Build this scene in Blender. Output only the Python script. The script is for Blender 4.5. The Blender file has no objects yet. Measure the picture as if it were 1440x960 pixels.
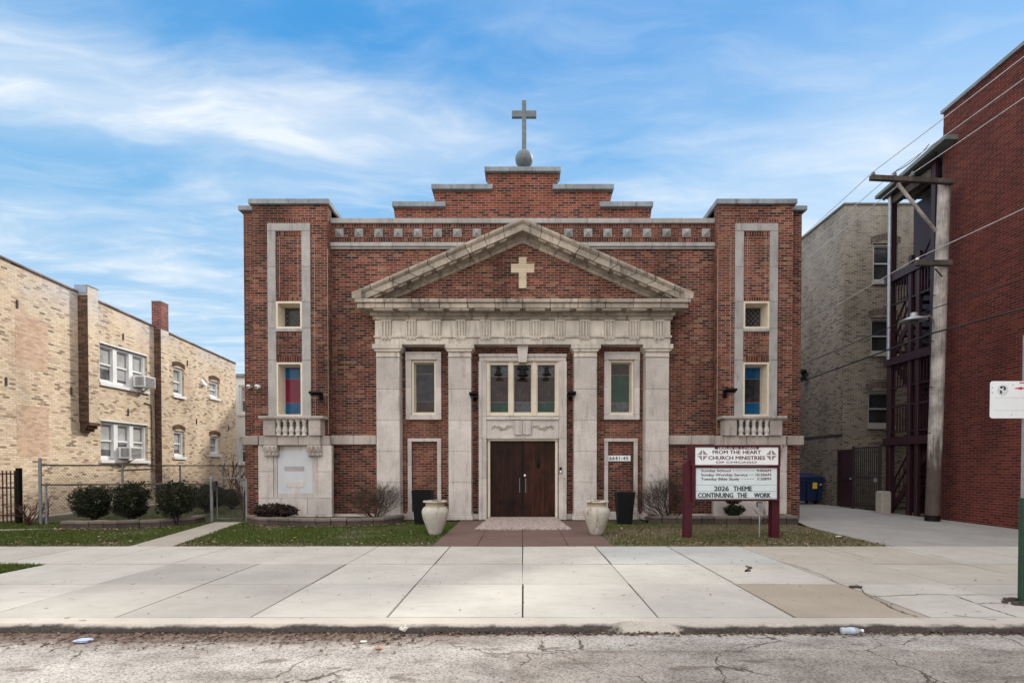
import bpy, bmesh, math, random
import numpy as np
from mathutils import Vector, Matrix
R = math.radians
random.seed(7); rng = np.random.default_rng(7)
scene = bpy.context.scene
col = scene.collection

# ------------------------------------------------------------------ camera + measuring
F_PX, CX, HY, EYE = 720.0, 735.0, 655.0, 1.5
PITCH = R(0.85)
_ct, _st = math.cos(PITCH), math.sin(PITCH)
_YA = HY + F_PX * math.tan(PITCH)
def P(px, py, Y):
    "photo pixel -> world point on the plane at depth Y"
    u, v = (px - CX) / F_PX, (_YA - py) / F_PX
    k = Y / (_ct + v * _st)
    return Vector((u * k, Y, EYE + (v * _ct - _st) * k))
def H(py, Y): return P(735, py, Y).z
def XO(off, Y): return off / F_PX * Y * 0.997

# ------------------------------------------------------------------ mesh helpers
class MB:
    def __init__(s): s.v = []; s.f = []; s.m = []; s.s = []
    def add(s, verts, faces, m=0, smooth=False):
        b = len(s.v); s.v += [tuple(p) for p in verts]
        for f in faces: s.f.append([b + i for i in f]); s.m.append(m); s.s.append(smooth)
        return s
    def box(s, x0, x1, y0, y1, z0, z1, m=0):
        v = [(x, y, z) for z in (z0, z1) for y in (y0, y1) for x in (x0, x1)]
        return s.add(v, [(0,2,3,1),(4,5,7,6),(0,1,5,4),(2,6,7,3),(0,4,6,2),(1,3,7,5)], m)
    def mbox(s, M, a0, a1, d0, d1, z0, z1, m=0):
        v = [M(a, d, z) for z in (z0, z1) for d in (d0, d1) for a in (a0, a1)]
        return s.add(v, [(0,2,3,1),(4,5,7,6),(0,1,5,4),(2,6,7,3),(0,4,6,2),(1,3,7,5)], m)
    def prism(s, poly, d0, d1, M=None, m=0):
        "poly of (a,z) extruded through depth d0..d1"
        M = M or (lambda a, d, z: (a, d, z)); n = len(poly)
        v = [M(a, d0, z) for a, z in poly] + [M(a, d1, z) for a, z in poly]
        return s.add(v, [list(range(n)), list(range(2*n-1, n-1, -1))] + [(i, (i+1) % n, n+(i+1) % n, n+i) for i in range(n)], m)
    def cyl(s, p0, p1, r0, r1=None, n=10, m=0, caps=True, smooth=True):
        r1 = r0 if r1 is None else r1
        p0, p1 = Vector(p0), Vector(p1); d = (p1 - p0)
        if d.length < 1e-6: return s
        d.normalize(); a = d.orthogonal().normalized(); b = d.cross(a)
        v = [p + (a * math.cos(2*math.pi*i/n) + b * math.sin(2*math.pi*i/n)) * r for p, r in ((p0, r0), (p1, r1)) for i in range(n)]
        s.add(v, [(i, (i+1) % n, n+(i+1) % n, n+i) for i in range(n)], m, smooth)
        if caps:
            s.add(v[:n], [list(range(n-1, -1, -1))], m); s.add(v[n:], [list(range(n))], m)
        return s
    def tube(s, pts, r, n=6, m=0):
        pts = [Vector(p) for p in pts]; rs = r if isinstance(r, (list, tuple)) else [r] * len(pts)
        v = []
        for i, p in enumerate(pts):
            d = (pts[min(i+1, len(pts)-1)] - pts[max(i-1, 0)]).normalized()
            ref = Vector((0, 0, 1)) if abs(d.z) < .9 else Vector((1, 0, 0))
            a = d.cross(ref).normalized(); b = a.cross(d)
            v += [p + (a * math.cos(2*math.pi*k/n) + b * math.sin(2*math.pi*k/n)) * rs[i] for k in range(n)]
        f = [(i*n+k, i*n+(k+1) % n, (i+1)*n+(k+1) % n, (i+1)*n+k) for i in range(len(pts)-1) for k in range(n)]
        s.add(v, f, m, True)
        s.add(v[:n], [list(range(n))], m); s.add(v[-n:], [list(range(n))], m)
        return s
    def lathe(s, prof, c=(0, 0, 0), n=24, m=0, wob=None, smooth=True):
        v = []
        for r, z in prof:
            for k in range(n):
                a = 2*math.pi*k/n; rr = r * (1 + (wob(a, z) if wob else 0))
                v.append((c[0] + rr*math.cos(a), c[1] + rr*math.sin(a), c[2] + z))
        f = [(i*n+k, i*n+(k+1) % n, (i+1)*n+(k+1) % n, (i+1)*n+k) for i in range(len(prof)-1) for k in range(n)]
        s.add(v, f, m, smooth)
        s.add(v[:n], [list(range(n))], m); s.add(v[-n:], [list(range(n))], m)
        return s
    def wall(s, a0, a1, z0, z1, d0, d1, holes, M=None, m=0):
        "solid slab with rectangular openings; only the outside faces are made"
        M = M or (lambda a, d, z: (a, d, z))
        xs = sorted({a0, a1, *[h[i] for h in holes for i in (0, 1)]}); zs = sorted({z0, z1, *[h[i] for h in holes for i in (2, 3)]})
        xs = [x for x in xs if a0 <= x <= a1]; zs = [z for z in zs if z0 <= z <= z1]
        nx, nz = len(xs)-1, len(zs)-1
        def solid(i, j):
            if i < 0 or j < 0 or i >= nx or j >= nz: return False
            cx, cz = (xs[i]+xs[i+1])/2, (zs[j]+zs[j+1])/2
            return not any(h[0] < cx < h[1] and h[2] < cz < h[3] for h in holes)
        idx = {}
        def vert(i, j, k):
            if (i, j, k) not in idx:
                idx[(i, j, k)] = len(idx); vs.append(M(xs[i], (d0, d1)[k], zs[j]))
            return idx[(i, j, k)]
        vs, fs = [], []
        for i in range(nx):
            for j in range(nz):
                if not solid(i, j): continue
                q = lambda k: [vert(i, j, k), vert(i+1, j, k), vert(i+1, j+1, k), vert(i, j+1, k)]
                fs += [q(0), q(1)[::-1]]
                for (di, dj, e) in ((-1,0,((i,j),(i,j+1))), (1,0,((i+1,j+1),(i+1,j))), (0,-1,((i+1,j),(i,j))), (0,1,((i,j+1),(i+1,j+1)))):
                    if not solid(i+di, j+dj):
                        (p, q2) = e; fs.append([vert(*p, 0), vert(*q2, 0), vert(*q2, 1), vert(*p, 1)])
        return s.add(vs, fs, m)
    def build(s, name, mat, parent=None, base=None, bevel=0.0, recalc=True):
        org = Vector((0, 0, 0))
        if parent is not None: org = world_loc(parent)
        elif base is not None: org = Vector(base)
        me = bpy.data.meshes.new(name)
        me.from_pydata([Vector(p) - org for p in s.v], [], s.f)
        mats = mat if isinstance(mat, (list, tuple)) else [mat]
        for x in mats: me.materials.append(x)
        me.polygons.foreach_set('material_index', s.m); me.polygons.foreach_set('use_smooth', s.s)
        if recalc:
            bm = bmesh.new(); bm.from_mesh(me); bmesh.ops.recalc_face_normals(bm, faces=bm.faces); bm.to_mesh(me); bm.free()
        me.update()
        o = bpy.data.objects.new(name, me); col.objects.link(o)
        if parent is not None: o.parent = parent
        elif base is not None: o.location = base
        if bevel:
            b = o.modifiers.new('edge', 'BEVEL'); b.width = bevel; b.segments = 1; b.limit_method = 'ANGLE'
        return o
def islands(mb, name, mat, parent, bevel=0.0):
    "every separate piece becomes a part of its own"
    par = list(range(len(mb.v)))
    def find(i):
        while par[i] != i: par[i] = par[par[i]]; i = par[i]
        return i
    for f in mb.f:
        for i in f[1:]: par[find(i)] = find(f[0])
    g = {}
    for f, m_, s_ in zip(mb.f, mb.m, mb.s): g.setdefault(find(f[0]), []).append((f, m_, s_))
    out = []
    for fs in g.values():
        idx = sorted({i for f, _, _ in fs for i in f}); mp = {i: k for k, i in enumerate(idx)}; q = MB()
        q.v = [mb.v[i] for i in idx]
        for f, m_, s_ in fs: q.f.append([mp[i] for i in f]); q.m.append(m_); q.s.append(s_)
        out.append(q.build(name, mat, parent, bevel=bevel))
    return out
def world_loc(o):
    l = Vector(o.location)
    while o.parent is not None: o = o.parent; l += Vector(o.location)
    return l
def tag(o, label, cat, group=None):
    o['label'] = label; o['category'] = cat
    if group: o['group'] = group
    return o
def thing(name, label, cat, loc, group=None):
    o = bpy.data.objects.new(name, None); col.objects.link(o); o.location = loc; o.empty_display_size = .2
    return tag(o, label, cat, group)
def kind(o, k): o['kind'] = k; return o
def copy_tree(o, loc, parent=None):
    c = o.copy(); col.objects.link(c)
    if parent is not None: c.parent = parent
    else: c.location = loc
    for ch in list(o.children): copy_tree(ch, None, c)
    return c
def fast_mesh(name, V, Fc, mat, parent=None, base=(0, 0, 0)):
    me = bpy.data.meshes.new(name); n = Fc.shape[1]
    V = np.asarray(V, dtype=np.float32) - np.array(base, dtype=np.float32)
    me.vertices.add(len(V)); me.vertices.foreach_set('co', V.ravel())
    me.loops.add(Fc.size); me.loops.foreach_set('vertex_index', Fc.astype(np.int32).ravel())
    me.polygons.add(len(Fc)); me.polygons.foreach_set('loop_start', np.arange(0, Fc.size, n, dtype=np.int32))
    me.update(calc_edges=True); me.materials.append(mat)
    o = bpy.data.objects.new(name, me); col.objects.link(o)
    if parent is not None: o.parent = parent
    else: o.location = base
    return o

# ------------------------------------------------------------------ materials
def new_mat(name):
    m = bpy.data.materials.new(name); m.use_nodes = True; nt = m.node_tree
    return m, nt, nt.nodes['Principled BSDF']
def N(nt, t, **kw):
    n = nt.nodes.new(t)
    for k, v in kw.items():
        if k.startswith('i_'): n.inputs[k[2:].replace('_', ' ')].default_value = v
        else: setattr(n, k, v)
    return n
def L(nt, a, b): nt.links.new(a, b)
def mixc(nt, fac, a, b, blend='MIX'):
    n = nt.nodes.new('ShaderNodeMix'); n.data_type = 'RGBA'; n.blend_type = blend
    for sock, val in ((n.inputs[0], fac), (n.inputs[6], a), (n.inputs[7], b)):
        if isinstance(val, (int, float)): sock.default_value = val
        elif isinstance(val, (tuple, list)): sock.default_value = (*val[:3], 1)
        else: nt.links.new(val, sock)
    return n.outputs[2]
def math_(nt, op, a, b=None, c=None, clamp=False):
    n = nt.nodes.new('ShaderNodeMath'); n.operation = op; n.use_clamp = clamp
    for i, x in enumerate((a, b, c)):
        if x is None: continue
        if isinstance(x, (int, float)): n.inputs[i].default_value = x
        else: nt.links.new(x, n.inputs[i])
    return n.outputs[0]
def ramp(nt, fac, stops, interp='LINEAR'):
    n = nt.nodes.new('ShaderNodeValToRGB'); cr = n.color_ramp; cr.interpolation = interp
    while len(cr.elements) < len(stops): cr.elements.new(.5)
    for e, (p, c) in zip(cr.elements, stops):
        e.position = p; e.color = (*c, 1) if len(c) == 3 else c
    nt.links.new(fac, n.inputs[0]); return n.outputs[0]
def noise(nt, vec, scale, detail=4, rough=.55, out=0):
    n = nt.nodes.new('ShaderNodeTexNoise'); n.inputs['Scale'].default_value = scale
    n.inputs['Detail'].default_value = detail; n.inputs['Roughness'].default_value = rough
    nt.links.new(vec, n.inputs['Vector']); return n.outputs[out]
def vmap(nt, vec, scale):
    n = nt.nodes.new('ShaderNodeMapping'); n.inputs['Scale'].default_value = scale
    nt.links.new(vec, n.inputs['Vector']); return n.outputs[0]
def bump(nt, bsdf, h, strength=.3, dist=.01):
    n = nt.nodes.new('ShaderNodeBump'); n.inputs['Strength'].default_value = strength; n.inputs['Distance'].default_value = dist
    nt.links.new(h, n.inputs['Height']); nt.links.new(n.outputs[0], bsdf.inputs['Normal'])
def smooth(nt, v, lo, hi):
    n = nt.nodes.new('ShaderNodeMapRange'); n.interpolation_type = 'SMOOTHSTEP'
    n.inputs['From Min'].default_value = lo; n.inputs['From Max'].default_value = hi
    nt.links.new(v, n.inputs['Value']); return n.outputs[0]

def plain(name, c, rough=.6, var=.15, scale=8, metal=0.0, island=0.0, spec=.5):
    m, nt, b = new_mat(name); pos = N(nt, 'ShaderNodeNewGeometry')
    n1 = noise(nt, pos.outputs['Position'], scale, 5, .65)
    lo = tuple(x*(1-var) for x in c); hi = tuple(min(1, x*(1+var)) for x in c)
    cc = ramp(nt, n1, [(.3, lo), (.7, hi)])
    if island:
        k = math_(nt, 'MULTIPLY_ADD', pos.outputs['Random Per Island'], 2*island, 1-island)
        cc = mixc(nt, 1.0, cc, _rgb(nt, k), 'MULTIPLY')
    L(nt, cc, b.inputs['Base Color']); b.inputs['Roughness'].default_value = rough; b.inputs['Metallic'].default_value = metal
    b.inputs['Specular IOR Level'].default_value = spec
    return m
def _rgb(nt, v):
    n = nt.nodes.new('ShaderNodeCombineColor')
    for i in range(3): nt.links.new(v, n.inputs[i])
    return n.outputs[0]

def brick_mat(name, palette, mortar, soldier=False, bw=.2133, rh=.0677, ms=.0055, dirt=(.5, .9), patch=None, offz=0, upper_tone=None):
    m, nt, b = new_mat(name); g = N(nt, 'ShaderNodeNewGeometry')
    sp = N(nt, 'ShaderNodeSeparateXYZ'); L(nt, g.outputs['Position'], sp.inputs[0])
    sn = N(nt, 'ShaderNodeSeparateXYZ'); L(nt, g.outputs['True Normal'], sn.inputs[0])
    ax = math_(nt, 'GREATER_THAN', math_(nt, 'ABSOLUTE', sn.outputs[0]), .6)
    u = N(nt, 'ShaderNodeMix'); L(nt, ax, u.inputs[0]); L(nt, sp.outputs[0], u.inputs[2]); L(nt, sp.outputs[1], u.inputs[3])
    zz = math_(nt, 'ADD', sp.outputs[2], 20.0 + offz); uu = math_(nt, 'ADD', u.outputs[0], 50.0)
    cv = N(nt, 'ShaderNodeCombineXYZ')
    if soldier: L(nt, zz, cv.inputs[0]); L(nt, uu, cv.inputs[1])
    else: L(nt, uu, cv.inputs[0]); L(nt, zz, cv.inputs[1])
    jit = N(nt, 'ShaderNodeVectorMath', operation='MULTIPLY_ADD'); nz = N(nt, 'ShaderNodeTexNoise', i_Scale=6.0)
    L(nt, cv.outputs[0], nz.inputs['Vector']); L(nt, nz.outputs['Color'], jit.inputs[0]); jit.inputs[1].default_value = (.008, .006, 0); L(nt, cv.outputs[0], jit.inputs[2])
    br = N(nt, 'ShaderNodeTexBrick', i_Scale=1.0, i_Mortar_Size=ms, i_Mortar_Smooth=.25, i_Bias=0.0, i_Brick_Width=bw, i_Row_Height=rh)
    br.inputs['Color1'].default_value = (0, 0, 0, 1); br.inputs['Color2'].default_value = (1, 1, 1, 1); br.inputs['Mortar'].default_value = (.5, .5, .5, 1)
    if soldier: br.offset = 0
    L(nt, jit.outputs[0], br.inputs['Vector'])
    k = len(palette); cc = ramp(nt, br.outputs['Color'], [(i / k, p) for i, p in enumerate(palette)], 'CONSTANT')
    fine = noise(nt, g.outputs['Position'], 60, 3, .7)
    cc = mixc(nt, .55, cc, ramp(nt, fine, [(.3, (.45, .45, .45)), (.7, (1.25, 1.25, 1.25))]), 'MULTIPLY')
    if patch:
        pn = noise(nt, g.outputs['Position'], .55, 3, .5)
        cc = mixc(nt, math_(nt, 'MULTIPLY', smooth(nt, pn, .5, .68), .5), cc, patch)
    mo = mixc(nt, .5, mortar, ramp(nt, noise(nt, g.outputs['Position'], 3.5, 4, .6), [(.3, tuple(x*.55 for x in mortar)), (.7, tuple(min(1, x*1.25) for x in mortar))]))
    cc = mixc(nt, br.outputs['Fac'], cc, mo)
    big = noise(nt, vmap(nt, g.outputs['Position'], (1, 1, .35)), .9, 5, .6)
    cc = mixc(nt, 1.0, cc, ramp(nt, big, [(.28, (dirt[0],)*3), (.62, (dirt[1]+.15,)*3)]), 'MULTIPLY')
    if upper_tone:   # soot on tan, paler tone on buff, patchy and stronger towards the top
        z0, z1, sc, amt = upper_tone
        sn_ = noise(nt, vmap(nt, g.outputs['Position'], (1, 1, .5)), .8, 5, .65)
        f = math_(nt, 'MULTIPLY', smooth(nt, sp.outputs[2], z0, z1), smooth(nt, sn_, .36, .62))
        cc = mixc(nt, math_(nt, 'MULTIPLY', f, amt), cc, sc)
    L(nt, cc, b.inputs['Base Color']); b.inputs['Roughness'].default_value = .88; b.inputs['Specular IOR Level'].default_value = .25
    h = math_(nt, 'ADD', math_(nt, 'MULTIPLY', br.outputs['Fac'], -1.0), math_(nt, 'MULTIPLY', fine, .5))
    bump(nt, b, h, .6, .008)
    return m

def stone_mat(name, c, var=.2, speck=.35, streak=.35, island=.08, rough=.85, grime=(.13, .11, .095)):
    m, nt, b = new_mat(name); g = N(nt, 'ShaderNodeNewGeometry'); pos = g.outputs['Position']
    n1 = noise(nt, pos, 1.7, 5, .6); n2 = noise(nt, pos, 70, 3, .7)
    cc = ramp(nt, n1, [(.3, tuple(x*(1-var) for x in c)), (.7, tuple(x*(1+var*.6) for x in c))])
    cc = mixc(nt, 1.0, cc, ramp(nt, n2, [(.32, (1-speck,)*3), (.68, (1+speck*.6,)*3)]), 'MULTIPLY')
    k = math_(nt, 'MULTIPLY_ADD', g.outputs['Random Per Island'], 2*island, 1-island)
    cc = mixc(nt, 1.0, cc, _rgb(nt, k), 'MULTIPLY')
    st = noise(nt, vmap(nt, pos, (5, 5, .7)), 1.6, 6, .7)
    cc = mixc(nt, math_(nt, 'MULTIPLY', smooth(nt, st, .5, .72), streak), cc, grime)
    L(nt, cc, b.inputs['Base Color']); b.inputs['Roughness'].default_value = rough; b.inputs['Specular IOR Level'].default_value = .3
    bump(nt, b, n2, .25, .004)
    return m

CH_PAL = [(.155,.038,.025), (.10,.023,.018), (.235,.068,.043), (.135,.035,.026), (.034,.018,.015), (.19,.051,.033), (.12,.032,.025), (.28,.10,.06), (.06,.025,.02), (.165,.052,.04), (.14,.058,.048), (.09,.03,.024), (.11,.05,.034), (.26,.135,.08), (.05,.024,.02), (.15,.045,.03)]
M = {}
M['brick'] = brick_mat('church_brick', CH_PAL, (.38,.265,.21), ms=.0066, dirt=(.42, .9), patch=(.20,.075,.048))
M['brick_red'] = brick_mat('parapet_brick', [(.25,.058,.034), (.18,.042,.027), (.31,.085,.048), (.22,.052,.033), (.07,.026,.022), (.27,.07,.04)], (.40,.31,.255), ms=.0066)
M['soldier'] = brick_mat('soldier_brick', CH_PAL, (.38,.265,.21), soldier=True)
TAN = [(.70,.56,.40), (.64,.51,.35), (.77,.64,.48), (.72,.58,.41), (.56,.43,.30), (.75,.62,.46), (.66,.50,.37), (.36,.26,.18), (.76,.64,.49), (.58,.45,.32), (.71,.59,.45), (.50,.38,.27), (.79,.67,.51), (.20,.14,.10), (.69,.53,.38), (.73,.60,.44)]
M['tan'] = brick_mat('tan_common_brick', TAN, (.50,.42,.33), bw=.19, ms=.0105, dirt=(.78, .95), patch=(.74,.55,.40), upper_tone=(5.9, 7.0, (.55,.55,.57), .55))
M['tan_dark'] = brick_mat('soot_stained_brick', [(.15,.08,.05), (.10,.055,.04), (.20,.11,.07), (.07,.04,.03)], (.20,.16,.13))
M['red'] = brick_mat('red_face_brick', [(.115,.023,.0175), (.090,.018,.0145), (.140,.030,.021), (.105,.021,.0165), (.072,.017,.014)], (.20,.11,.09), dirt=(.7, .9))
M['rear'] = brick_mat('weathered_buff_brick', [(.22,.185,.145), (.17,.14,.11), (.25,.21,.165), (.12,.10,.083), (.20,.165,.13), (.065,.055,.048), (.25,.21,.165), (.21,.175,.135)], (.33,.295,.25), bw=.2, ms=.011, dirt=(.6, .9), upper_tone=(7.0, 11.0, (.38,.36,.33), .45))
M['stone'] = stone_mat('cast_stone', (.57,.52,.485), var=.2, speck=.26, streak=.42, island=.1)
M['terra'] = stone_mat('glazed_terracotta', (.60,.54,.475), var=.22, speck=.15, streak=.6, island=.13)
M['cornice'] = stone_mat('weathered_terracotta', (.42,.36,.30), var=.38, speck=.25, streak=.95, island=.2, grime=(.085,.07,.058))
M['belt'] = stone_mat('weathered_belt_stone', (.42,.37,.335), var=.25, speck=.3, streak=.6, island=.12)
M['granite'] = stone_mat('grey_granite', (.40,.385,.375), var=.2, speck=.35, streak=.55)
M['cap'] = stone_mat('blue_grey_coping', (.25,.28,.31), var=.35, speck=.2, streak=.7, island=.15)
M['stud'] = stone_mat('weathered_stud', (.33,.325,.315), var=.3, speck=.3, streak=.6, island=.15)
M['marble'] = stone_mat('white_marble', (.55,.58,.60), var=.08, speck=.06, streak=.12, island=.0)
M['joint'] = plain('dark_joint', (.10,.085,.075), .95)
M['mortar_line'] = plain('pale_caulk', (.42,.34,.26), .9)
M['cream'] = plain('cream_painted_frame', (.66,.58,.46), .5, .08)
M['white_paint'] = plain('white_window_paint', (.72,.73,.74), .45, .06)
M['black'] = plain('black_metal', (.007,.007,.008), .6, .2, spec=.15)
M['greypaint'] = plain('grey_window_paint', (.33,.32,.30), .5, .1)
M['galv_old'] = plain('dull_galvanised_steel', (.20,.21,.225), .6, .25)
M['link'] = plain('dark_link_wire', (.11,.10,.095), .7, .2)
M['rail'] = plain('rusty_rail', (.085,.068,.058), .7, .35)
M['darkmetal'] = plain('dark_iron', (.03,.025,.025), .6, .3)
M['galv'] = plain('galvanised_steel', (.36,.38,.41), .45, .2, metal=.5)
M['maroon'] = plain('maroon_sign_paint', (.066,.0075,.0155), .5, .2, spec=.25)
M['purple'] = plain('dark_plum_paint', (.030,.0095,.0145), .5, .2)
M['signwhite'] = plain('white_sign_face', (.80,.83,.85), .35, .03)
M['letterblack'] = plain('black_lettering', (.015,.02,.025), .5, .05)
M['lettermaroon'] = plain('maroon_lettering', (.10,.012,.022), .5, .05)
M['red_ink'] = plain('red_ink', (.55,.02,.05), .5, .05)
M['bluebin'] = plain('blue_bin_paint', (.006,.016,.07), .5, .25)
M['yellow'] = plain('yellow_sticker', (.75,.5,.05), .5, .05)
M['rust'] = plain('weathered_zinc', (.13,.155,.175), .6, .3, 14)
M['door_dark'] = None

def wood(name, a, bcol, c, scale=2.0, rough=.4):
    m, nt, b = new_mat(name); g = N(nt, 'ShaderNodeNewGeometry')
    w = noise(nt, vmap(nt, g.outputs['Position'], (14, 14, .7)), scale, 6, .65)
    n = noise(nt, g.outputs['Position'], 1.8, 4, .6)
    cc = ramp(nt, w, [(.25, a), (.52, bcol), (.8, c)])
    cc = mixc(nt, 1.0, cc, ramp(nt, n, [(.3, (.35,)*3), (.7, (1.3,)*3)]), 'MULTIPLY')
    L(nt, cc, b.inputs['Base Color']); b.inputs['Roughness'].default_value = rough; b.inputs['Specular IOR Level'].default_value = .12
    bump(nt, b, w, .2, .003); return m
M['door'] = wood('dark_varnished_wood', (.008,.004,.003), (.026,.010,.007), (.058,.02,.011))
M['door2'] = wood('worn_reddish_wood', (.010,.005,.0035), (.042,.014,.008), (.10,.032,.014))
M['pole'] = wood('weathered_pole_wood', (.20,.17,.155), (.45,.41,.385), (.60,.56,.53), 3.0, .9)
def pole_stain():
    nt = M['pole'].node_tree; b = nt.nodes['Principled BSDF']; old = b.inputs['Base Color'].links[0].from_socket
    g = N(nt, 'ShaderNodeNewGeometry'); sp = N(nt, 'ShaderNodeSeparateXYZ'); L(nt, g.outputs['Position'], sp.inputs[0])
    n = noise(nt, vmap(nt, g.outputs['Position'], (9, 9, .8)), 1.5, 5, .6)
    f = smooth(nt, math_(nt, 'SUBTRACT', math_(nt, 'MULTIPLY', n, 3.6), sp.outputs[2]), -.9, .5)
    L(nt, mixc(nt, math_(nt, 'MULTIPLY', f, .88), old, (.055,.034,.024)), b.inputs['Base Color'])
pole_stain()
M['arm'] = wood('dark_arm_wood', (.05,.042,.038), (.11,.095,.085), (.19,.17,.155), 3.0, .9)

def glass(name, c, var=.5, scale=4, rough=.08, spec=.26):
    m, nt, b = new_mat(name); g = N(nt, 'ShaderNodeNewGeometry')
    n = noise(nt, g.outputs['Position'], scale, 4, .6)
    cc = ramp(nt, n, [(.32, tuple(x*(1-var) for x in c)), (.68, tuple(x*(1+var) for x in c))])
    L(nt, cc, b.inputs['Base Color']); b.inputs['Roughness'].default_value = rough; b.inputs['Specular IOR Level'].default_value = spec
    bump(nt, b, noise(nt, g.outputs['Position'], 9, 3), .3, .01); return m
M['g_blue'] = glass('blue_stained_glass', (.008,.07,.17), .25)
M['g_red'] = glass('crimson_stained_glass', (.14,.008,.03), .2)
M['g_grey'] = glass('smoky_stained_glass', (.026,.025,.03), .6, 6)
M['g_brown'] = glass('brown_stained_glass', (.028,.016,.012), .5)
M['g_green'] = glass('green_stained_glass', (.008,.034,.02), .4)
M['g_pale'] = glass('pale_stained_glass', (.06,.063,.07), .6, 12)
M['g_dark'] = glass('dark_window_glass', (.03,.033,.038), .4, 2)
M['g_mid'] = glass('dim_window_glass', (.10,.105,.11), .5, 3)
M['g_curtain'] = glass('curtained_window_glass', (.36,.37,.37), .25, 3)
M['lead'] = plain('lead_came', (.15,.14,.13), .6)

def concrete_mat(name, base, attr=None, rough=.9, crackscale=0):
    m, nt, b = new_mat(name); g = N(nt, 'ShaderNodeNewGeometry'); pos = g.outputs['Position']
    n1 = noise(nt, pos, 1.1, 6, .62); n2 = noise(nt, pos, 140, 2, .7); n3 = noise(nt, vmap(nt, pos, (1, 2.6, 1)), 3.5, 5, .65)
    cc = ramp(nt, n1, [(.28, tuple(x*.84 for x in base)), (.7, tuple(x*1.08 for x in base))])
    if attr:
        a = N(nt, 'ShaderNodeAttribute', attribute_name=attr); cc = mixc(nt, 1.0, cc, a.outputs['Color'], 'MULTIPLY')
    cc = mixc(nt, 1.0, cc, ramp(nt, n2, [(.3, (.84,)*3), (.7, (1.1,)*3)]), 'MULTIPLY')
    cc = mixc(nt, math_(nt, 'MULTIPLY', smooth(nt, n3, .5, .72), .30), cc, tuple(x*.55 for x in base))
    sp = noise(nt, pos, 9, 1, .5); cc = mixc(nt, math_(nt, 'MULTIPLY', smooth(nt, sp, .73, .77), .55), cc, (.08,.065,.055))
    L(nt, cc, b.inputs['Base Color']); b.inputs['Roughness'].default_value = rough; b.inputs['Specular IOR Level'].default_value = .25
    bump(nt, b, n2, .25, .003); return m
M['concrete'] = concrete_mat('sidewalk_concrete', (.50,.48,.44), 'tone')
M['walk'] = concrete_mat('old_walk_concrete', (.40,.36,.31))
M['redconc'] = concrete_mat('red_tinted_concrete', (.165,.105,.092))
M['curbtop'] = concrete_mat('curb_concrete', (.50,.46,.41))
M['drive'] = concrete_mat('driveway_concrete', (.35,.34,.33))
M['block'] = stone_mat('retaining_block', (.09,.068,.06), var=.35, speck=.3, streak=.4, island=.25)
M['blocktop'] = stone_mat('retaining_cap', (.20,.165,.14), var=.3, speck=.3, streak=.4, island=.2)
def curbface():
    m, nt, b = new_mat('tar_stained_kerb'); g = N(nt, 'ShaderNodeNewGeometry'); pos = g.outputs['Position']; s = N(nt, 'ShaderNodeSeparateXYZ'); L(nt, pos, s.inputs[0])
    n = noise(nt, vmap(nt, pos, (1, 1, 2)), 2.2, 6, .7); n2 = noise(nt, pos, 60, 3, .7)
    f = smooth(nt, math_(nt, 'ADD', s.outputs[2], math_(nt, 'MULTIPLY_ADD', n, .09, -.045)), -.002, -.03)
    xb = math_(nt, 'ABSOLUTE', math_(nt, 'SUBTRACT', s.outputs[0], 1.2)); brk = smooth(nt, math_(nt, 'ADD', xb, math_(nt, 'MULTIPLY_ADD', n2, .3, math_(nt, 'MULTIPLY', n, .9))), .82, .95)
    f = math_(nt, 'MULTIPLY', f, brk)
    cc = mixc(nt, f, ramp(nt, n2, [(.3, (.30,.27,.24)), (.7, (.50,.46,.41))]), ramp(nt, n2, [(.3, (.018,.015,.014)), (.7, (.075,.062,.056))]))
    n3 = noise(nt, pos, 5, 5, .7); cc = mixc(nt, math_(nt, 'MULTIPLY', smooth(nt, n3, .58, .72), .5), cc, (.17,.14,.12))
    L(nt, cc, b.inputs['Base Color']); b.inputs['Roughness'].default_value = .9; bump(nt, b, n2, .5, .006); return m
M['curbface'] = curbface()

def aggregate():
    m, nt, b = new_mat('exposed_aggregate'); g = N(nt, 'ShaderNodeNewGeometry')
    v = N(nt, 'ShaderNodeTexVoronoi', i_Scale=55.0); L(nt, g.outputs['Position'], v.inputs['Vector'])
    sx = N(nt, 'ShaderNodeSeparateColor'); L(nt, v.outputs['Color'], sx.inputs[0])
    cc = ramp(nt, sx.outputs[0], [(0, (.20,.13,.12)), (.35, (.36,.28,.26)), (.6, (.50,.42,.39)), (.85, (.62,.57,.53))], 'CONSTANT')
    L(nt, cc, b.inputs['Base Color']); b.inputs['Roughness'].default_value = .8; bump(nt, b, v.outputs['Distance'], -.4, .006); return m
M['aggregate'] = aggregate()

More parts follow.
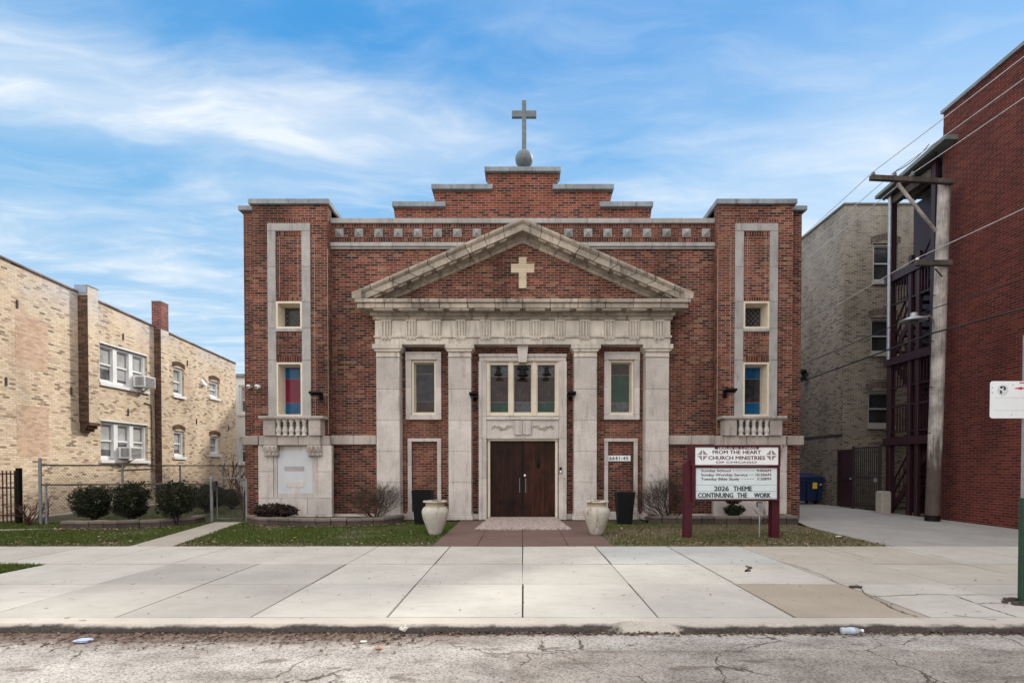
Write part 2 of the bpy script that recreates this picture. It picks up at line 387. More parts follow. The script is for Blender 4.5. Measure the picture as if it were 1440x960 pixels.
def asphalt():
    m, nt, b = new_mat('worn_asphalt'); g = N(nt, 'ShaderNodeNewGeometry'); pos = g.outputs['Position']
    n1 = noise(nt, vmap(nt, pos, (1, 1.8, 1)), 1.2, 6, .65); n2 = noise(nt, pos, 120, 2, .8)
    cc = ramp(nt, n1, [(.3, (.21,.188,.172)), (.5, (.355,.33,.305)), (.72, (.47,.445,.415))])
    v = N(nt, 'ShaderNodeTexVoronoi', i_Scale=85.0); L(nt, pos, v.inputs['Vector']); sc = N(nt, 'ShaderNodeSeparateColor'); L(nt, v.outputs['Color'], sc.inputs[0])
    cc = mixc(nt, 1.0, cc, ramp(nt, sc.outputs[0], [(0, (.45,)*3), (.25, (.85,)*3), (.6, (1.05,)*3), (1, (1.3,)*3)]), 'MULTIPLY')
    # darker resurfaced half to the right of an old seam
    sp = N(nt, 'ShaderNodeSeparateXYZ'); L(nt, pos, sp.inputs[0])
    wob = math_(nt, 'MULTIPLY_ADD', noise(nt, pos, 5, 4), .16, sp.outputs[0])
    seam = math_(nt, 'MULTIPLY', smooth(nt, wob, -.05, 0.0), math_(nt, 'LESS_THAN', sp.outputs[1], 4.36))
    cc = mixc(nt, math_(nt, 'MULTIPLY', seam, .9), cc, mixc(nt, 1.0, cc, (.80,.77,.75), 'MULTIPLY'))
    dirt = math_(nt, 'MULTIPLY', smooth(nt, math_(nt, 'MULTIPLY_ADD', noise(nt, vmap(nt, pos, (1, 1.5, 1)), 3.5, 5, .7), .7, sp.outputs[1]), 4.72, 5.02), smooth(nt, sp.outputs[0], .4, -1.6))
    cc = mixc(nt, math_(nt, 'MULTIPLY', dirt, .8), cc, ramp(nt, n2, [(.3, (.06,.035,.025)), (.7, (.17,.11,.085))]))
    # brown stains
    n3 = noise(nt, vmap(nt, pos, (.8, 2.6, 1)), 1.9, 5, .6)
    cc = mixc(nt, math_(nt, 'MULTIPLY', smooth(nt, n3, .585, .665), .7), cc, (.12,.092,.078))
    # crack network
    wv = N(nt, 'ShaderNodeVectorMath', operation='MULTIPLY_ADD'); nn = N(nt, 'ShaderNodeTexNoise', i_Scale=3.5, i_Detail=5.0); L(nt, pos, nn.inputs['Vector'])
    L(nt, nn.outputs['Color'], wv.inputs[0]); wv.inputs[1].default_value = (.5, .5, 0); L(nt, pos, wv.inputs[2])
    cv = N(nt, 'ShaderNodeTexVoronoi', feature='DISTANCE_TO_EDGE', i_Scale=1.35); L(nt, vmap(nt, wv.outputs[0], (.8, 1.1, 1)), cv.inputs['Vector'])
    gate = smooth(nt, noise(nt, pos, 1.1, 3), .42, .52)
    ck = math_(nt, 'MULTIPLY', math_(nt, 'LESS_THAN', cv.outputs['Distance'], .009), gate)
    cc = mixc(nt, math_(nt, 'MULTIPLY', ck, .85), cc, (.06,.045,.038))
    L(nt, cc, b.inputs['Base Color']); b.inputs['Roughness'].default_value = .92; b.inputs['Specular IOR Level'].default_value = .25
    bump(nt, b, math_(nt, 'ADD', n2, math_(nt, 'MULTIPLY', sc.outputs[0], .6)), .5, .006); return m
M['asphalt'] = asphalt()

def soil_mat():
    m, nt, b = new_mat('lawn_soil'); g = N(nt, 'ShaderNodeNewGeometry')
    n = noise(nt, g.outputs['Position'], 3, 5, .7); n2 = noise(nt, g.outputs['Position'], 45, 3, .7)
    cc = ramp(nt, n, [(.3, (.035,.03,.018)), (.5, (.045,.05,.02)), (.7, (.11,.085,.055))])
    cc = mixc(nt, 1.0, cc, ramp(nt, n2, [(.3, (.5,)*3), (.7, (1.4,)*3)]), 'MULTIPLY')
    L(nt, cc, b.inputs['Base Color']); b.inputs['Roughness'].default_value = .95; bump(nt, b, n2, .6, .02); return m
M['soil'] = soil_mat()
M['mulch'] = plain('dark_mulch', (.045,.03,.024), .95, .6, 40)

def foliage(name, cols, rough=.6, var=None):
    m, nt, b = new_mat(name); g = N(nt, 'ShaderNodeNewGeometry')
    cc = ramp(nt, g.outputs['Random Per Island'], [(i / max(1, len(cols)-1), c) for i, c in enumerate(cols)])
    if var:
        n = noise(nt, g.outputs['Position'], var[0], 3, .6); cc = mixc(nt, smooth(nt, n, var[1], var[2]), cc, var[3])
    L(nt, cc, b.inputs['Base Color']); b.inputs['Roughness'].default_value = rough; b.inputs['Specular IOR Level'].default_value = .25
    return m
M['yew'] = foliage('yew_needles', [(.006,.010,.005), (.014,.024,.009), (.024,.036,.013), (.026,.022,.011)], .6, (5, .55, .7, (.05,.035,.02)))
M['juniper'] = foliage('winter_brown_juniper', [(.016,.009,.010), (.035,.02,.02), (.022,.018,.012), (.05,.03,.026)])
M['twig'] = foliage('bare_twigs', [(.035,.021,.016), (.062,.04,.03), (.09,.062,.048)], .9)
M['thorn'] = foliage('reddish_bare_twigs', [(.05,.022,.016), (.10,.045,.032), (.14,.07,.05)], .9)
M['leaf'] = foliage('fallen_leaves', [(.12,.06,.04), (.22,.14,.09), (.32,.23,.16), (.09,.05,.035), (.42,.34,.26)], .8)

# ------------------------------------------------------------------ world, sun, camera
SUN = Vector((.72, .69, 0)).normalized() * math.cos(R(35)); SUN.z = math.sin(R(35))
def make_world():
    w = bpy.data.worlds.new('World'); scene.world = w; w.use_nodes = True; nt = w.node_tree
    bg = nt.nodes['Background']; bg.inputs['Strength'].default_value = .1
    sky = nt.nodes.new('ShaderNodeTexSky'); sky.sky_type = 'NISHITA'; sky.sun_disc = False
    sky.sun_elevation = R(35); sky.sun_rotation = math.atan2(SUN.x, SUN.y); sky.air_density = 1.0; sky.dust_density = .2; sky.ozone_density = 1.0
    hs = N(nt, 'ShaderNodeHueSaturation'); hs.inputs['Saturation'].default_value = SKY_SAT; hs.inputs['Value'].default_value = SKY_VAL; L(nt, sky.outputs[0], hs.inputs['Color'])
    tc = nt.nodes.new('ShaderNodeTexCoord'); d = tc.outputs['Generated']
    s = N(nt, 'ShaderNodeSeparateXYZ'); L(nt, d, s.inputs[0])
    z = math_(nt, 'MAXIMUM', s.outputs[2], .03)
    a = math_(nt, 'DIVIDE', s.outputs[0], z); b_ = math_(nt, 'DIVIDE', s.outputs[1], z)
    pl = N(nt, 'ShaderNodeCombineXYZ'); L(nt, a, pl.inputs[0]); L(nt, b_, pl.inputs[1])
    # long wind-drawn cirrus: warped noise stretched across the sky
    wv = N(nt, 'ShaderNodeVectorMath', operation='MULTIPLY_ADD'); wn = N(nt, 'ShaderNodeTexNoise', i_Scale=1.3, i_Detail=3.0); L(nt, pl.outputs[0], wn.inputs['Vector'])
    L(nt, wn.outputs['Color'], wv.inputs[0]); wv.inputs[1].default_value = (.9, .45, 0); L(nt, pl.outputs[0], wv.inputs[2])
    mp = N(nt, 'ShaderNodeMapping'); mp.inputs['Rotation'].default_value = (0, 0, R(-13)); mp.inputs['Scale'].default_value = (.75, 2.0, 1); L(nt, wv.outputs[0], mp.inputs['Vector'])
    c1 = noise(nt, mp.outputs[0], 1.35, 8, .55)
    mp2 = N(nt, 'ShaderNodeMapping'); mp2.inputs['Rotation'].default_value = (0, 0, R(24)); mp2.inputs['Scale'].default_value = (1.0, 2.6, 1); L(nt, wv.outputs[0], mp2.inputs['Vector'])
    c2 = noise(nt, mp2.outputs[0], 2.4, 8, .58)
    cir = math_(nt, 'ADD', math_(nt, 'MULTIPLY', smooth(nt, c1, .36, .80), .52), math_(nt, 'MULTIPLY', smooth(nt, c2, .42, .80), .36))
    # haze towards the horizon
    hz = smooth(nt, b_, 1.15, 2.7)
    cir = math_(nt, 'MULTIPLY', cir, math_(nt, 'MULTIPLY_ADD', hz, .65, .5))
    # the broad white bank on the left
    bb = math_(nt, 'SUBTRACT', b_, math_(nt, 'MULTIPLY_ADD', a, .243, 1.66))
    bb = math_(nt, 'ADD', bb, math_(nt, 'MULTIPLY_ADD', c1, .5, -.25))
    band = math_(nt, 'POWER', 2.718, math_(nt, 'MULTIPLY', math_(nt, 'POWER', math_(nt, 'ABSOLUTE', math_(nt, 'DIVIDE', bb, .19)), 2.0), -1.0))
    band = math_(nt, 'MULTIPLY', band, math_(nt, 'MULTIPLY_ADD', smooth(nt, c2, .34, .68), .38, .64))
    band = math_(nt, 'MULTIPLY', band, smooth(nt, math_(nt, 'MULTIPLY', a, -1.0), -.45, .75))
    veil = math_(nt, 'MULTIPLY', math_(nt, 'MULTIPLY', smooth(nt, a, .2, 1.15), smooth(nt, b_, .9, 1.6)), .35)
    dens = math_(nt, 'ADD', math_(nt, 'ADD', cir, math_(nt, 'MULTIPLY', band, .85)), math_(nt, 'ADD', math_(nt, 'MULTIPLY', hz, .16), veil), clamp=True)
    dens = math_(nt, 'MINIMUM', dens, .93)
    grad = ramp(nt, s.outputs[2], [(.0, (.52,.73,.93)), (.22, (.35,.635,.90)), (.45, (.155,.485,.865)), (.62, (.075,.365,.805)), (1, (.08,.30,.70))])
    grad = mixc(nt, 1.0, grad, (8.4, 8.4, 8.4), 'MULTIPLY')
    nb = N(nt, 'ShaderNodeMix', data_type='RGBA'); nb.clamp_result = False; nb.inputs[0].default_value = .8; L(nt, hs.outputs[0], nb.inputs[6]); L(nt, grad, nb.inputs[7])
    cl = mixc(nt, dens, nb.outputs[2], CLOUD)
    # unseen bright cloud added overhead and behind the camera as fill light
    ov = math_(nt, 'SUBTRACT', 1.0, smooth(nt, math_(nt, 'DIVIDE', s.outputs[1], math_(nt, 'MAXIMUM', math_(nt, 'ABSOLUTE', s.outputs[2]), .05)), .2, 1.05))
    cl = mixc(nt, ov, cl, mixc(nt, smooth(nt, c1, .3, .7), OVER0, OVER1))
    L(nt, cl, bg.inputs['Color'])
SKY_SAT, SKY_VAL = 1.35, 1.0
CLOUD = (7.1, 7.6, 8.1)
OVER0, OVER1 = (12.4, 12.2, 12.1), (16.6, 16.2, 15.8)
EXPOSURE = 0.36
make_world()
sd = bpy.data.lights.new('sun', 'SUN'); sd.energy = 2.7; sd.angle = R(5); sd.color = (1, .93, .82)
so = bpy.data.objects.new('sun', sd); col.objects.link(so); so.rotation_euler = (-SUN).to_track_quat('-Z', 'Y').to_euler(); so.location = (30, 35, 40)
cam = bpy.data.cameras.new('camera'); co = bpy.data.objects.new('camera', cam); col.objects.link(co)
co.location = (0, 0, EYE); co.rotation_euler = (R(90) - PITCH, 0, 0)
cam.sensor_width = 36; cam.lens = 36 * F_PX / 1440; cam.shift_x = -15 / 1440; cam.shift_y = (_YA - 480) / 1440; cam.clip_end = 2000; cam.clip_start = .05
scene.camera = co
vs = scene.view_settings; vs.view_transform = 'Standard'; vs.look = 'None'; vs.exposure = EXPOSURE; vs.gamma = 1; vs.use_curve_mapping = False
scene.cycles.max_bounces = 6; scene.cycles.use_denoising = True

# ------------------------------------------------------------------ text
_fc = {}
def glyphs(body, bold=0.0, sp=1.0):
    key = (body, bold, sp)
    if key in _fc: return _fc[key]
    cu = bpy.data.curves.new('lettering', 'FONT'); cu.body = body; cu.size = 1; cu.offset = bold; cu.extrude = .01; cu.space_character = sp; cu.resolution_u = 3
    ob = bpy.data.objects.new('lettering', cu); col.objects.link(ob)
    dg = bpy.context.evaluated_depsgraph_get(); dg.update()
    me = bpy.data.meshes.new_from_object(ob.evaluated_get(dg))
    V = [tuple(v.co) for v in me.vertices]; Fs = [list(p.vertices) for p in me.polygons]
    bpy.data.objects.remove(ob); bpy.data.curves.remove(cu); bpy.data.meshes.remove(me)
    _fc[key] = (V, Fs); return _fc[key]
_cap = None
def write(mb, body, x0, x1, zbase, ztop, y, bold=0.0, sp=1.0, th=.003, m=0):
    "letters facing -Y, fitted between x0..x1, baseline zbase, cap line ztop"
    global _cap
    if _cap is None: _cap = max(p[1] for p in glyphs('H')[0])
    wt = bold; V, Fs = glyphs(body, 0.0, sp)
    ax, bx_ = min(p[0] for p in V), max(p[0] for p in V); sx = (x1-x0)/(bx_-ax); sz = (ztop-zbase)/_cap
    k = wt*(ztop-zbase)*1.5
    for i, (dx, dz) in enumerate(((0, 0), (-k, 0), (k, 0), (0, k*.5), (0, -k*.5)) if wt else ((0, 0),)):
        mb.add([(x0+dx+(p[0]-ax)*sx, y - (th+i*.0002 if p[2] > 0 else 0), zbase+dz+p[1]*sz) for p in V], Fs, m)

# ================================================================== SETTING
def rect(name, mat, x0, x1, y0, y1, z, k='structure', nx=1, ny=1):
    mb = MB(); xs = np.linspace(x0, x1, nx+1); ys = np.linspace(y0, y1, ny+1)
    v = [(x, y, z) for y in ys for x in xs]; w = nx+1
    mb.add(v, [(j*w+i, j*w+i+1, (j+1)*w+i+1, (j+1)*w+i) for j in range(ny) for i in range(nx)])
    return kind(mb.build(name, mat, recalc=False), k)
rect('ground', M['soil'], -400, 400, -400, 400, -.13)
rect('road', M['asphalt'], -60, 60, -4.5, 4.82, -.075)
SW0, SW1, LW = 5.05, 9.56, -7.28
WALK = [(-7.37, 9.56), (-6.57, 9.56), (-7.5, 13.75), (-8.28, 13.75)]
# lawn base
rect('lawn', M['soil'], -40, 7.1, SW1, 40, -.012)
rect('parkway_lawn', M['soil'], -40, LW, SW0, 7.83, -.012)
mb = MB(); mb.add([(x, y, -.004) for x, y in WALK], [(0, 1, 2, 3)]); kind(mb.build('walkway', M['walk'], recalc=False), 'structure')
# side walk along the apartment house and a stub at far left
mb = MB(); mb.box(-14.68, -14.0, 11, 40, -.02, .02); kind(mb.build('side_path', M['walk']), 'structure')
mb = MB(); mb.add([(-20, 10.6, -.003), (-13, 11.6, -.003), (-10.9, 12.2, -.003), (-11.2, 12.35, -.003), (-13.2, 12.0, -.003), (-20, 11.2, -.003)], [(0, 1, 2, 3, 4, 5)]); kind(mb.build('garden_path', M['walk'], recalc=False), 'structure')
# driveway / alley
mb = MB()
mb.add([(6.85, 9.56, -.006), (30, 9.56, -.006), (30, 12, -.004), (11.8, 13, -.004), (11.85, 60, -.004), (7.6, 60, -.004), (7.45, 14, -.004), (7.05, 12.5, -.004)], [list(range(8))])
kind(mb.build('driveway', M['drive'], recalc=False), 'structure')

# sidewalk slabs: real slabs with open joints
def sidewalk():
    mb = MB(); tones = []
    rows = [(5.06, 6.50), (6.50, 7.83), (7.83, SW1)]
    G = .009
    xs = [i*1.35 for i in range(-22, 23)]
    for r, (y0, y1) in enumerate(rows):
        for i in range(len(xs)-1):
            x0, x1 = xs[i], xs[i+1]
            if r < 2 and x1 <= LW - .1: continue
            if r < 2 and x0 < LW: x0 = LW
            t = 1.0 + random.uniform(-.075, .03); tint = (1, 1, 1)
            xm = (xs[i]+xs[i+1])/2
            if r < 2 and -5.4 < xm < -2.7: t *= .84
            if r == 0 and 2.7 < xm < 4.05: tint = (.78, .70, .625)
            if r == 2 and 1.35 < xm < 4.0: tint = (.93, .99, 1.06)
            if r == 2 and 6.8 < xm < 9: t *= 1.06
            if r == 2 and xm > 9: t *= .86
            if r == 1 and xm > 4: tint = (.94, .91, .88)
            if r == 2 and 4 < xm < 6.8: tint = (.93, .88, .84)
            dz = [random.uniform(-.004, .003) for _ in range(4)]
            ja = random.uniform(-.012, .012)
            g0 = G * random.choice([.55, 1, 1.5]); ga = (.005, .005, .012)[r]; gb = (.005, .012, .006)[r]
            top = [(x0+g0+ja, y0+ga, dz[0]), (x1-g0, y0+ga, dz[1]), (x1-g0, y1-gb, dz[2]), (x0+g0, y1-gb, dz[3])]
            bot = [(p[0], p[1], -.07) for p in top]
            mb.add(top+bot, [(0, 1, 2, 3), (0, 4, 5, 1), (1, 5, 6, 2), (2, 6, 7, 3), (3, 7, 4, 0)])
            tones += [(t*tint[0], t*tint[1], t*tint[2], 1)] * 8
    o = mb.build('sidewalk', M['concrete'], recalc=False); kind(o, 'structure')
    at = o.data.color_attributes.new('tone', 'FLOAT_COLOR', 'POINT')
    at.data.foreach_set('color', np.array(tones, dtype=np.float32).ravel())
    rect('sidewalk_joint_bed', M['joint'], -30, 30, 5.06, SW1-.004, -.028)
sidewalk()
# wandering cracks in the slabs
def cracks():
    mb = MB()
    for pts, w in [([(1206,822),(1222,838),(1240,846),(1262,858),(1292,868)], .018), ([(1232,839),(1262,838),(1300,836),(1345,837),(1438,836)], .016),
                   ([(1345,838),(1378,850),(1400,858),(1432,868)], .016), ([(1378,849),(1400,848),(1420,850)], .018), ([(1096,789),(1130,799),(1160,810),(1180,820)], .016),
                   ([(1153,766),(1190,776),(1228,788)], .012), ([(1256,768),(1300,778),(1340,787)], .016), ([(1345,866),(1380,870),(1404,872)], .014)]:
        W = []
        for (px, py) in pts:
            Y = EYE*F_PX/(py-HY); W.append(Vector(((px-CX)/F_PX*Y, Y, .0055)))
        fine = []
        for a, b in zip(W[:-1], W[1:]):
            for k in range(6): fine.append(a.lerp(b, k/6) + Vector((random.uniform(-.012, .012), random.uniform(-.012, .012), 0)))
        fine.append(W[-1])
        v = []
        for i, p in enumerate(fine):
            d = (fine[min(i+1, len(fine)-1)]-fine[max(i-1, 0)]).normalized(); n = Vector((-d.y, d.x, 0)); ww = w*random.uniform(.35, 1)*.5
            v += [p+n*ww, p-n*ww]
        mb.add(v, [(2*i, 2*i+1, 2*i+3, 2*i+2) for i in range(len(fine)-1)])
    kind(mb.build('sidewalk_cracks', M['joint'], recalc=False), 'structure')
cracks()
def kerb():
    mb = MB(); n = 1000; xs = np.linspace(-30, 30, n+1)
    prev = None
    for i, x in enumerate(xs):
        j = 0.010*math.sin(x*2.3) + .006*math.sin(x*9.1+1) + random.uniform(-.006, .006)
        chip = 0.0
        if .86 < x < 1.58: chip = (.06 + .04*math.sin((x-.86)*9) + random.uniform(-.025, .03)) * max(.1, min(1, (x-.86)*8, (1.58-x)*8))
        if abs(x) > 1.6 and random.random() < .03: chip = random.uniform(.01, .03)
        pr = [(x, 5.052, -.0), (x, 4.87+chip+j*.3, -.002-chip*.1), (x, 4.835+chip+j, -.014-chip*.35), (x, 4.81+chip*.5+j, -.045), (x, 4.80+j*.5, -.085)]
        if prev is not None:
            b = len(mb.v)
            mb.add(prev+pr, [(k, k+1, 5+k+1, 5+k) for k in (0,)], 0)
            mb.add(prev+pr, [(k, k+1, 5+k+1, 5+k) for k in (1, 2, 3)], 1, True)
        prev = pr
    kind(mb.build('kerb', [M['curbtop'], M['curbface']], recalc=False), 'structure')
kerb()
# red tinted entrance walk
def red_walk():
    mb = MB()
    for (y0, y1) in ((9.575, 10.95), (10.955, 12.3), (12.305, 14.0)):
        for (x0, x1) in ((-1.70, -.86), (-.855, -.005), (0, .855), (.86, 1.70)):
            mb.box(x0+.004, x1-.004, y0+.004, y1-.004, -.05, .004+random.uniform(-.003, .003))
    kind(mb.build('entrance_path', M['redconc']), 'structure')
    mb = MB(); mb.prism([(-1.12, 11.95), (1.14, 11.95), (.93, 14.35), (-.93, 14.35)], .0, .03, lambda a, d, z: (a, z, .008 + d + (z-11.95)*.016))
    kind(mb.build('aggregate_ramp', M['aggregate']), 'structure')
red_walk()

# ================================================================== CHURCH
Y0 = 14.4
church = thing('church', 'red brown brick church with stone pilasters, pediment and two corner towers', 'church', (0, Y0, 0))
def cp(mb, name, mat, bevel=0.0, parent=None, label=None):
    o = mb.build(name, M[mat] if isinstance(mat, str) else mat, parent or church, bevel=bevel)
    if label: o['label'] = label
    return o
zt = H(307, 14.35)
# openings of the main front (X range, Z range)
x3a, x3b = XO(50.6, 14.36), H(585, 14.36)
HOLE_C = (-x3a, x3a, H(585, 14.36), H(507, 14.36))
HOLE_D = (-XO(49.5, 14.4), XO(49.5, 14.4), 0, H(616, 14.4))
def bay(sgn, a, b):   # a<b offsets left of centre
    return (sgn*XO(a, Y0), sgn*XO(b, Y0)) if sgn > 0 else (-XO(b, Y0), -XO(a, Y0))
WIN_O, WIN_I = (121.2, 155.6), (123.6, 147.7)
holes = [HOLE_C, HOLE_D]
for s in (-1, 1):
    a, b = bay(s, *WIN_O); holes.append((a, b, H(583, Y0), H(507, Y0)))
    a, b = bay(s, 120, 156); holes.append((a, b, 0.0, H(621, Y0)))
mb = MB(); mb.wall(-XO(275, 14.4), XO(275, 14.4), 0, zt-.12, Y0, Y0+.35, holes); cp(mb, 'front_wall', 'brick')
# body behind
mb = MB(); mb.box(-7.55, 7.55, Y0+.36, 40, 0, 7.45); cp(mb, 'nave_wall', 'brick')
mb = MB(); mb.box(-7.7, 7.7, 16.1, 40.1, 7.45, 7.55); cp(mb, 'roof', 'cap')
# parapet coping over the frieze, stone band, studs and soldier course
w = XO(274, 14.3)
mb = MB()
n = 12
for i in range(n):
    a, b = -w + 2*w*i/n, -w + 2*w*(i+1)/n
    mb.box(a+.003, b-.003, Y0-.07, Y0+.42, H(313.5, 14.33), zt)
cp(mb, 'coping', 'granite', .008)
mb = MB()
for i in range(n):
    a, b = -w + 2*w*i/n, -w + 2*w*(i+1)/n
    mb.box(a+.003, b-.003, Y0-.09, Y0+.02, H(346, 14.31), H(340.5, 14.31)); mb.box(a+.003, b-.003, Y0-.05, Y0+.02, H(349, 14.31), H(346, 14.31)-.002)
cp(mb, 'band_course', 'granite', .006)
mb = MB(); mb.box(-w, w, Y0-.012, Y0+.02, H(320.5, 14.39), H(313.5, 14.33)-.003); mb.box(-w, w, Y0-.012, Y0+.02, H(340, 14.39)+.004, H(335, 14.39)); islands(mb, 'soldier_course', M['soldier'], church)
for s in (-1, 1):
    for k in range(8):
        x = s*XO(64+27.5*k, Y0); mb = MB(); h = .118; zc = H(327.5, 14.37)
        mb.box(x-h, x+h, Y0-.03, Y0+.02, zc-h, zc+h)
        mb.add([(x-h, Y0-.03, zc-h), (x+h, Y0-.03, zc-h), (x+h, Y0-.03, zc+h), (x-h, Y0-.03, zc+h), (x, Y0-.12, zc)], [(0, 1, 4), (1, 2, 4), (2, 3, 4), (3, 0, 4)])
        cp(mb, 'stud_block', 'stud')
# stepped parapet
YS = 14.47
steps = [(181, 177, 290, 308.5), (127, 121, 265, 290), (52, 47.5, 240, 265)]
mb = MB()
for (t, b, y0, y1) in steps:
    zb = H(y1, YS) - (.25 if y1 > 300 else .02)
    mb.prism([(-XO(b, YS), zb), (XO(b, YS), zb), (XO(t, YS), H(y0, YS)), (-XO(t, YS), H(y0, YS))], YS + (0 if y1 > 300 else (.004 if y1 > 280 else .008)), YS+.35)
cp(mb, 'stepped_parapet', 'brick_red')
YC = 14.36
for (o0, o1, y0, y1) in ((108, 183, 283, 290), (42, 128, 258.5, 265.5)):
    for s in (-1, 1):
        a, b = sorted((s*XO(o0, YC), s*XO(o1, YC))); mb = MB(); n = 3
        for i in range(n): mb.box(a+(b-a)*i/n+.002, a+(b-a)*(i+1)/n-.002, YC, YS+.45, H(y1, YC), H(y0, YC))
        cp(mb, 'parapet_cap', 'cap', .008)
mb = MB()
for i in range(3): mb.box(XO(-53.5+107*i/3, YC)+.002, XO(-53.5+107*(i+1)/3, YC)-.002, YC, YS+.45, H(240.5, YC), H(234, YC))
cp(mb, 'parapet_cap', 'cap', .008)
# rooftop cross on its ball
zb = H(236, 14.6); rb = .25; xc = XO(2, 14.6)
mb = MB(); prof = [(rb*math.cos(t), rb*math.sin(t)) for t in np.linspace(-math.pi/2+.05, math.pi/2-.05, 14)]
mb.lathe(prof, (xc, 14.6, zb+rb*.93), 28); ball = cp(mb, 'ball_finial', 'rust')
mb = MB(); z0, z1 = zb+2*rb*.9, H(143, 14.6); mb.box(xc-.062, xc+.062, 14.54, 14.66, z0, z1)
za0, za1 = H(166, 14.6), H(157, 14.6)
mb.box(xc-.345, xc-.064, 14.55, 14.65, za0, za1); mb.box(xc+.064, xc+.345, 14.55, 14.65, za0, za1)
cp(mb, 'roof_cross', 'rust', .006, label='grey weathered metal cross standing on the ball')

# ---- entablature
YF = 14.02; WF = XO(207.7, YF)
def sweep(mb, prof, wf, yf, yb):
    rows = [[(-wf-d, yb, z), (-wf-d, yf-d, z), (wf+d, yf-d, z), (wf+d, yb, z)] for d, z in prof]; v = [p for r in rows for p in r]
    n = len(rows); mb.add(v, [(i*4+k, i*4+k+1, (i+1)*4+k+1, (i+1)*4+k) for i in range(n-1) for k in range(3)])
zA0, zA1, zTa, zFr, zBed = H(484, YF), H(474.6, YF), H(472, YF), H(450, YF), H(439, YF-.1)
zL0, zL1 = H(431.7, YF-.42), H(419.5, YF-.43)
def blocks_front(z0, z1, d, n, y_back, wf=WF, mbx=None):
    mbx = mbx or MB(); W = wf + d
    for i in range(n):
        a, b = -W + 2*W*i/n, -W + 2*W*(i+1)/n
        mbx.box(a+.005, b-.005, YF-d, y_back, z0, z1)
    return mbx
mb = blocks_front(zA0, zA1, 0, 12, Y0+.01); mb.box(-WF+.01, WF-.01, YF+.012, Y0, zA0+.003, zFr); cp(mb, 'architrave', 'terra', .005)
mb = blocks_front(zA1+.002, zTa, .035, 12, Y0+.01); cp(mb, 'taenia', 'terra')
mb = MB(); n = 12; sp_ = XO(34.8, YF); wt = XO(7.1, YF)
offs = [-XO(17.4, YF)*11 + i*sp_ for i in range(12)]
edges = [-WF] + [o_ + s_*wt for o_ in offs for s_ in (-1, 1)] + [WF]
for i in range(0, len(edges), 2): mb.box(edges[i]+.004, edges[i+1]-.004, YF-.004, Y0, zTa+.003, zFr-.003)
islands(mb, 'frieze_panel', M['terra'], church, .006)
for o_ in offs:
    mb = MB(); mb.box(o_-wt, o_+wt, YF-.012, Y0, zTa+.002, zFr-.006)
    bw = wt*2/7
    for k in range(4): mb.box(o_-wt+bw*(2*k*.98)+.002, o_-wt+bw*(2*k*.98+1), YF-.052, YF-.012, zTa+.002, zFr-.05)
    mb.box(o_-wt, o_+wt, YF-.055, YF-.01, zFr-.05, zFr-.006)
    mb.box(o_-wt, o_+wt, YF-.03, YF+.01, zA1-.022, zA1-.002)
    for k in range(3): mb.cyl((o_+(k-1)*wt*.68, YF-.017, zA1-.068), (o_+(k-1)*wt*.68, YF-.017, zA1-.022), .026, .018, 8)
    cp(mb, 'triglyph', 'terra')
# bed mould blocks and the projecting lip
mb = blocks_front(zFr, zFr+(zBed-zFr)*.55, .05, 12, Y0+.01); blocks_front(zFr+(zBed-zFr)*.55+.003, zBed, .11, 12, Y0+.01, mbx=mb)
sweep(mb, [(.03, zFr+.02), (.10, zBed+.004), (.15, zBed+.03), (.18, zL0-.012)], WF, YF, Y0)
cp(mb, 'bed_mould', 'cornice', .006)
mb = MB(); W = WF+.37; n = 12
for i in range(n):
    a, b = -W+2*W*i/n, -W+2*W*(i+1)/n
    mb.box(a+.006, b-.006, YF-.38, Y0+.02, zL0-.01, zL0+(zL1-zL0)*.55); mb.box(a+.006 - (.05 if i == 0 else 0), b-.006 + (.05 if i == n-1 else 0), YF-.43, Y0+.02, zL0+(zL1-zL0)*.55+.002, zL1)
cp(mb, 'cornice', 'cornice', .01)
mb = MB()
for o_ in offs:
    mb.box(o_-.26, o_+.26, YF-.35, YF-.16, zL0-.055, zL0-.012)
islands(mb, 'mutule', M['cornice'], church, .005)
# ---- pediment
zap, xe, ze = H(306.5, 13.6), XO(240, 13.6), H(411.5, 13.6)
sl = (zap-ze)/xe
prof = [(13.58, 0), (13.58, -.06), (13.62, -.11), (13.65, -.12), (13.65, -.29), (13.70, -.30), (13.94, -.30), (13.94, -.37), (14.0, -.385), (14.04, -.46), (14.3, -.46), (14.42, 0.0)]
for s in (-1, 1):
    mb = MB(); nseg = 9
    ends = [min(xe, (zap+dz-(zL1-.005))/sl) for (_, dz) in prof]
    for j in range(nseg):
        v = []
        for t in (j/nseg + (.0022 if j else 0), (j+1)/nseg - .0022):
            for (y, dz), e in zip(prof, ends): x = e*t; v.append((s*x, y, zap+dz-sl*x))
        n = len(prof); mb.add(v, [list(range(n)), list(range(2*n-1, n-1, -1))] + [(k, (k+1) % n, n+(k+1) % n, n+k) for k in range(n)])
    # return of the raking lip at its lower end
    mb.prism([(s*(xe-.25), zL1+.002), (s*(xe-.02), zL1+.002), (s*xe, ze-.02), (s*(xe-.25), zap-sl*(xe-.25)-.02)], 13.585, 14.41)
    cp(mb, 'raking_cornice', 'cornice')
    mb = MB()
    for j in range(11):
        x0 = .42+j*.335; x1 = x0+.2
        if (zap-.36-sl*x1) < zL1+.02: break
        v = [(s*x, y, zap-.30-sl*x-q) for q in (.0, .045) for y in (13.71, 13.92) for x in (x0, x1)]
        mb.add(v, [(0,2,3,1),(4,5,7,6),(0,1,5,4),(2,6,7,3),(0,4,6,2),(1,3,7,5)])
    islands(mb, 'raking_mutule', M['cornice'], church)
xt = (zap-.43-zL1)/sl
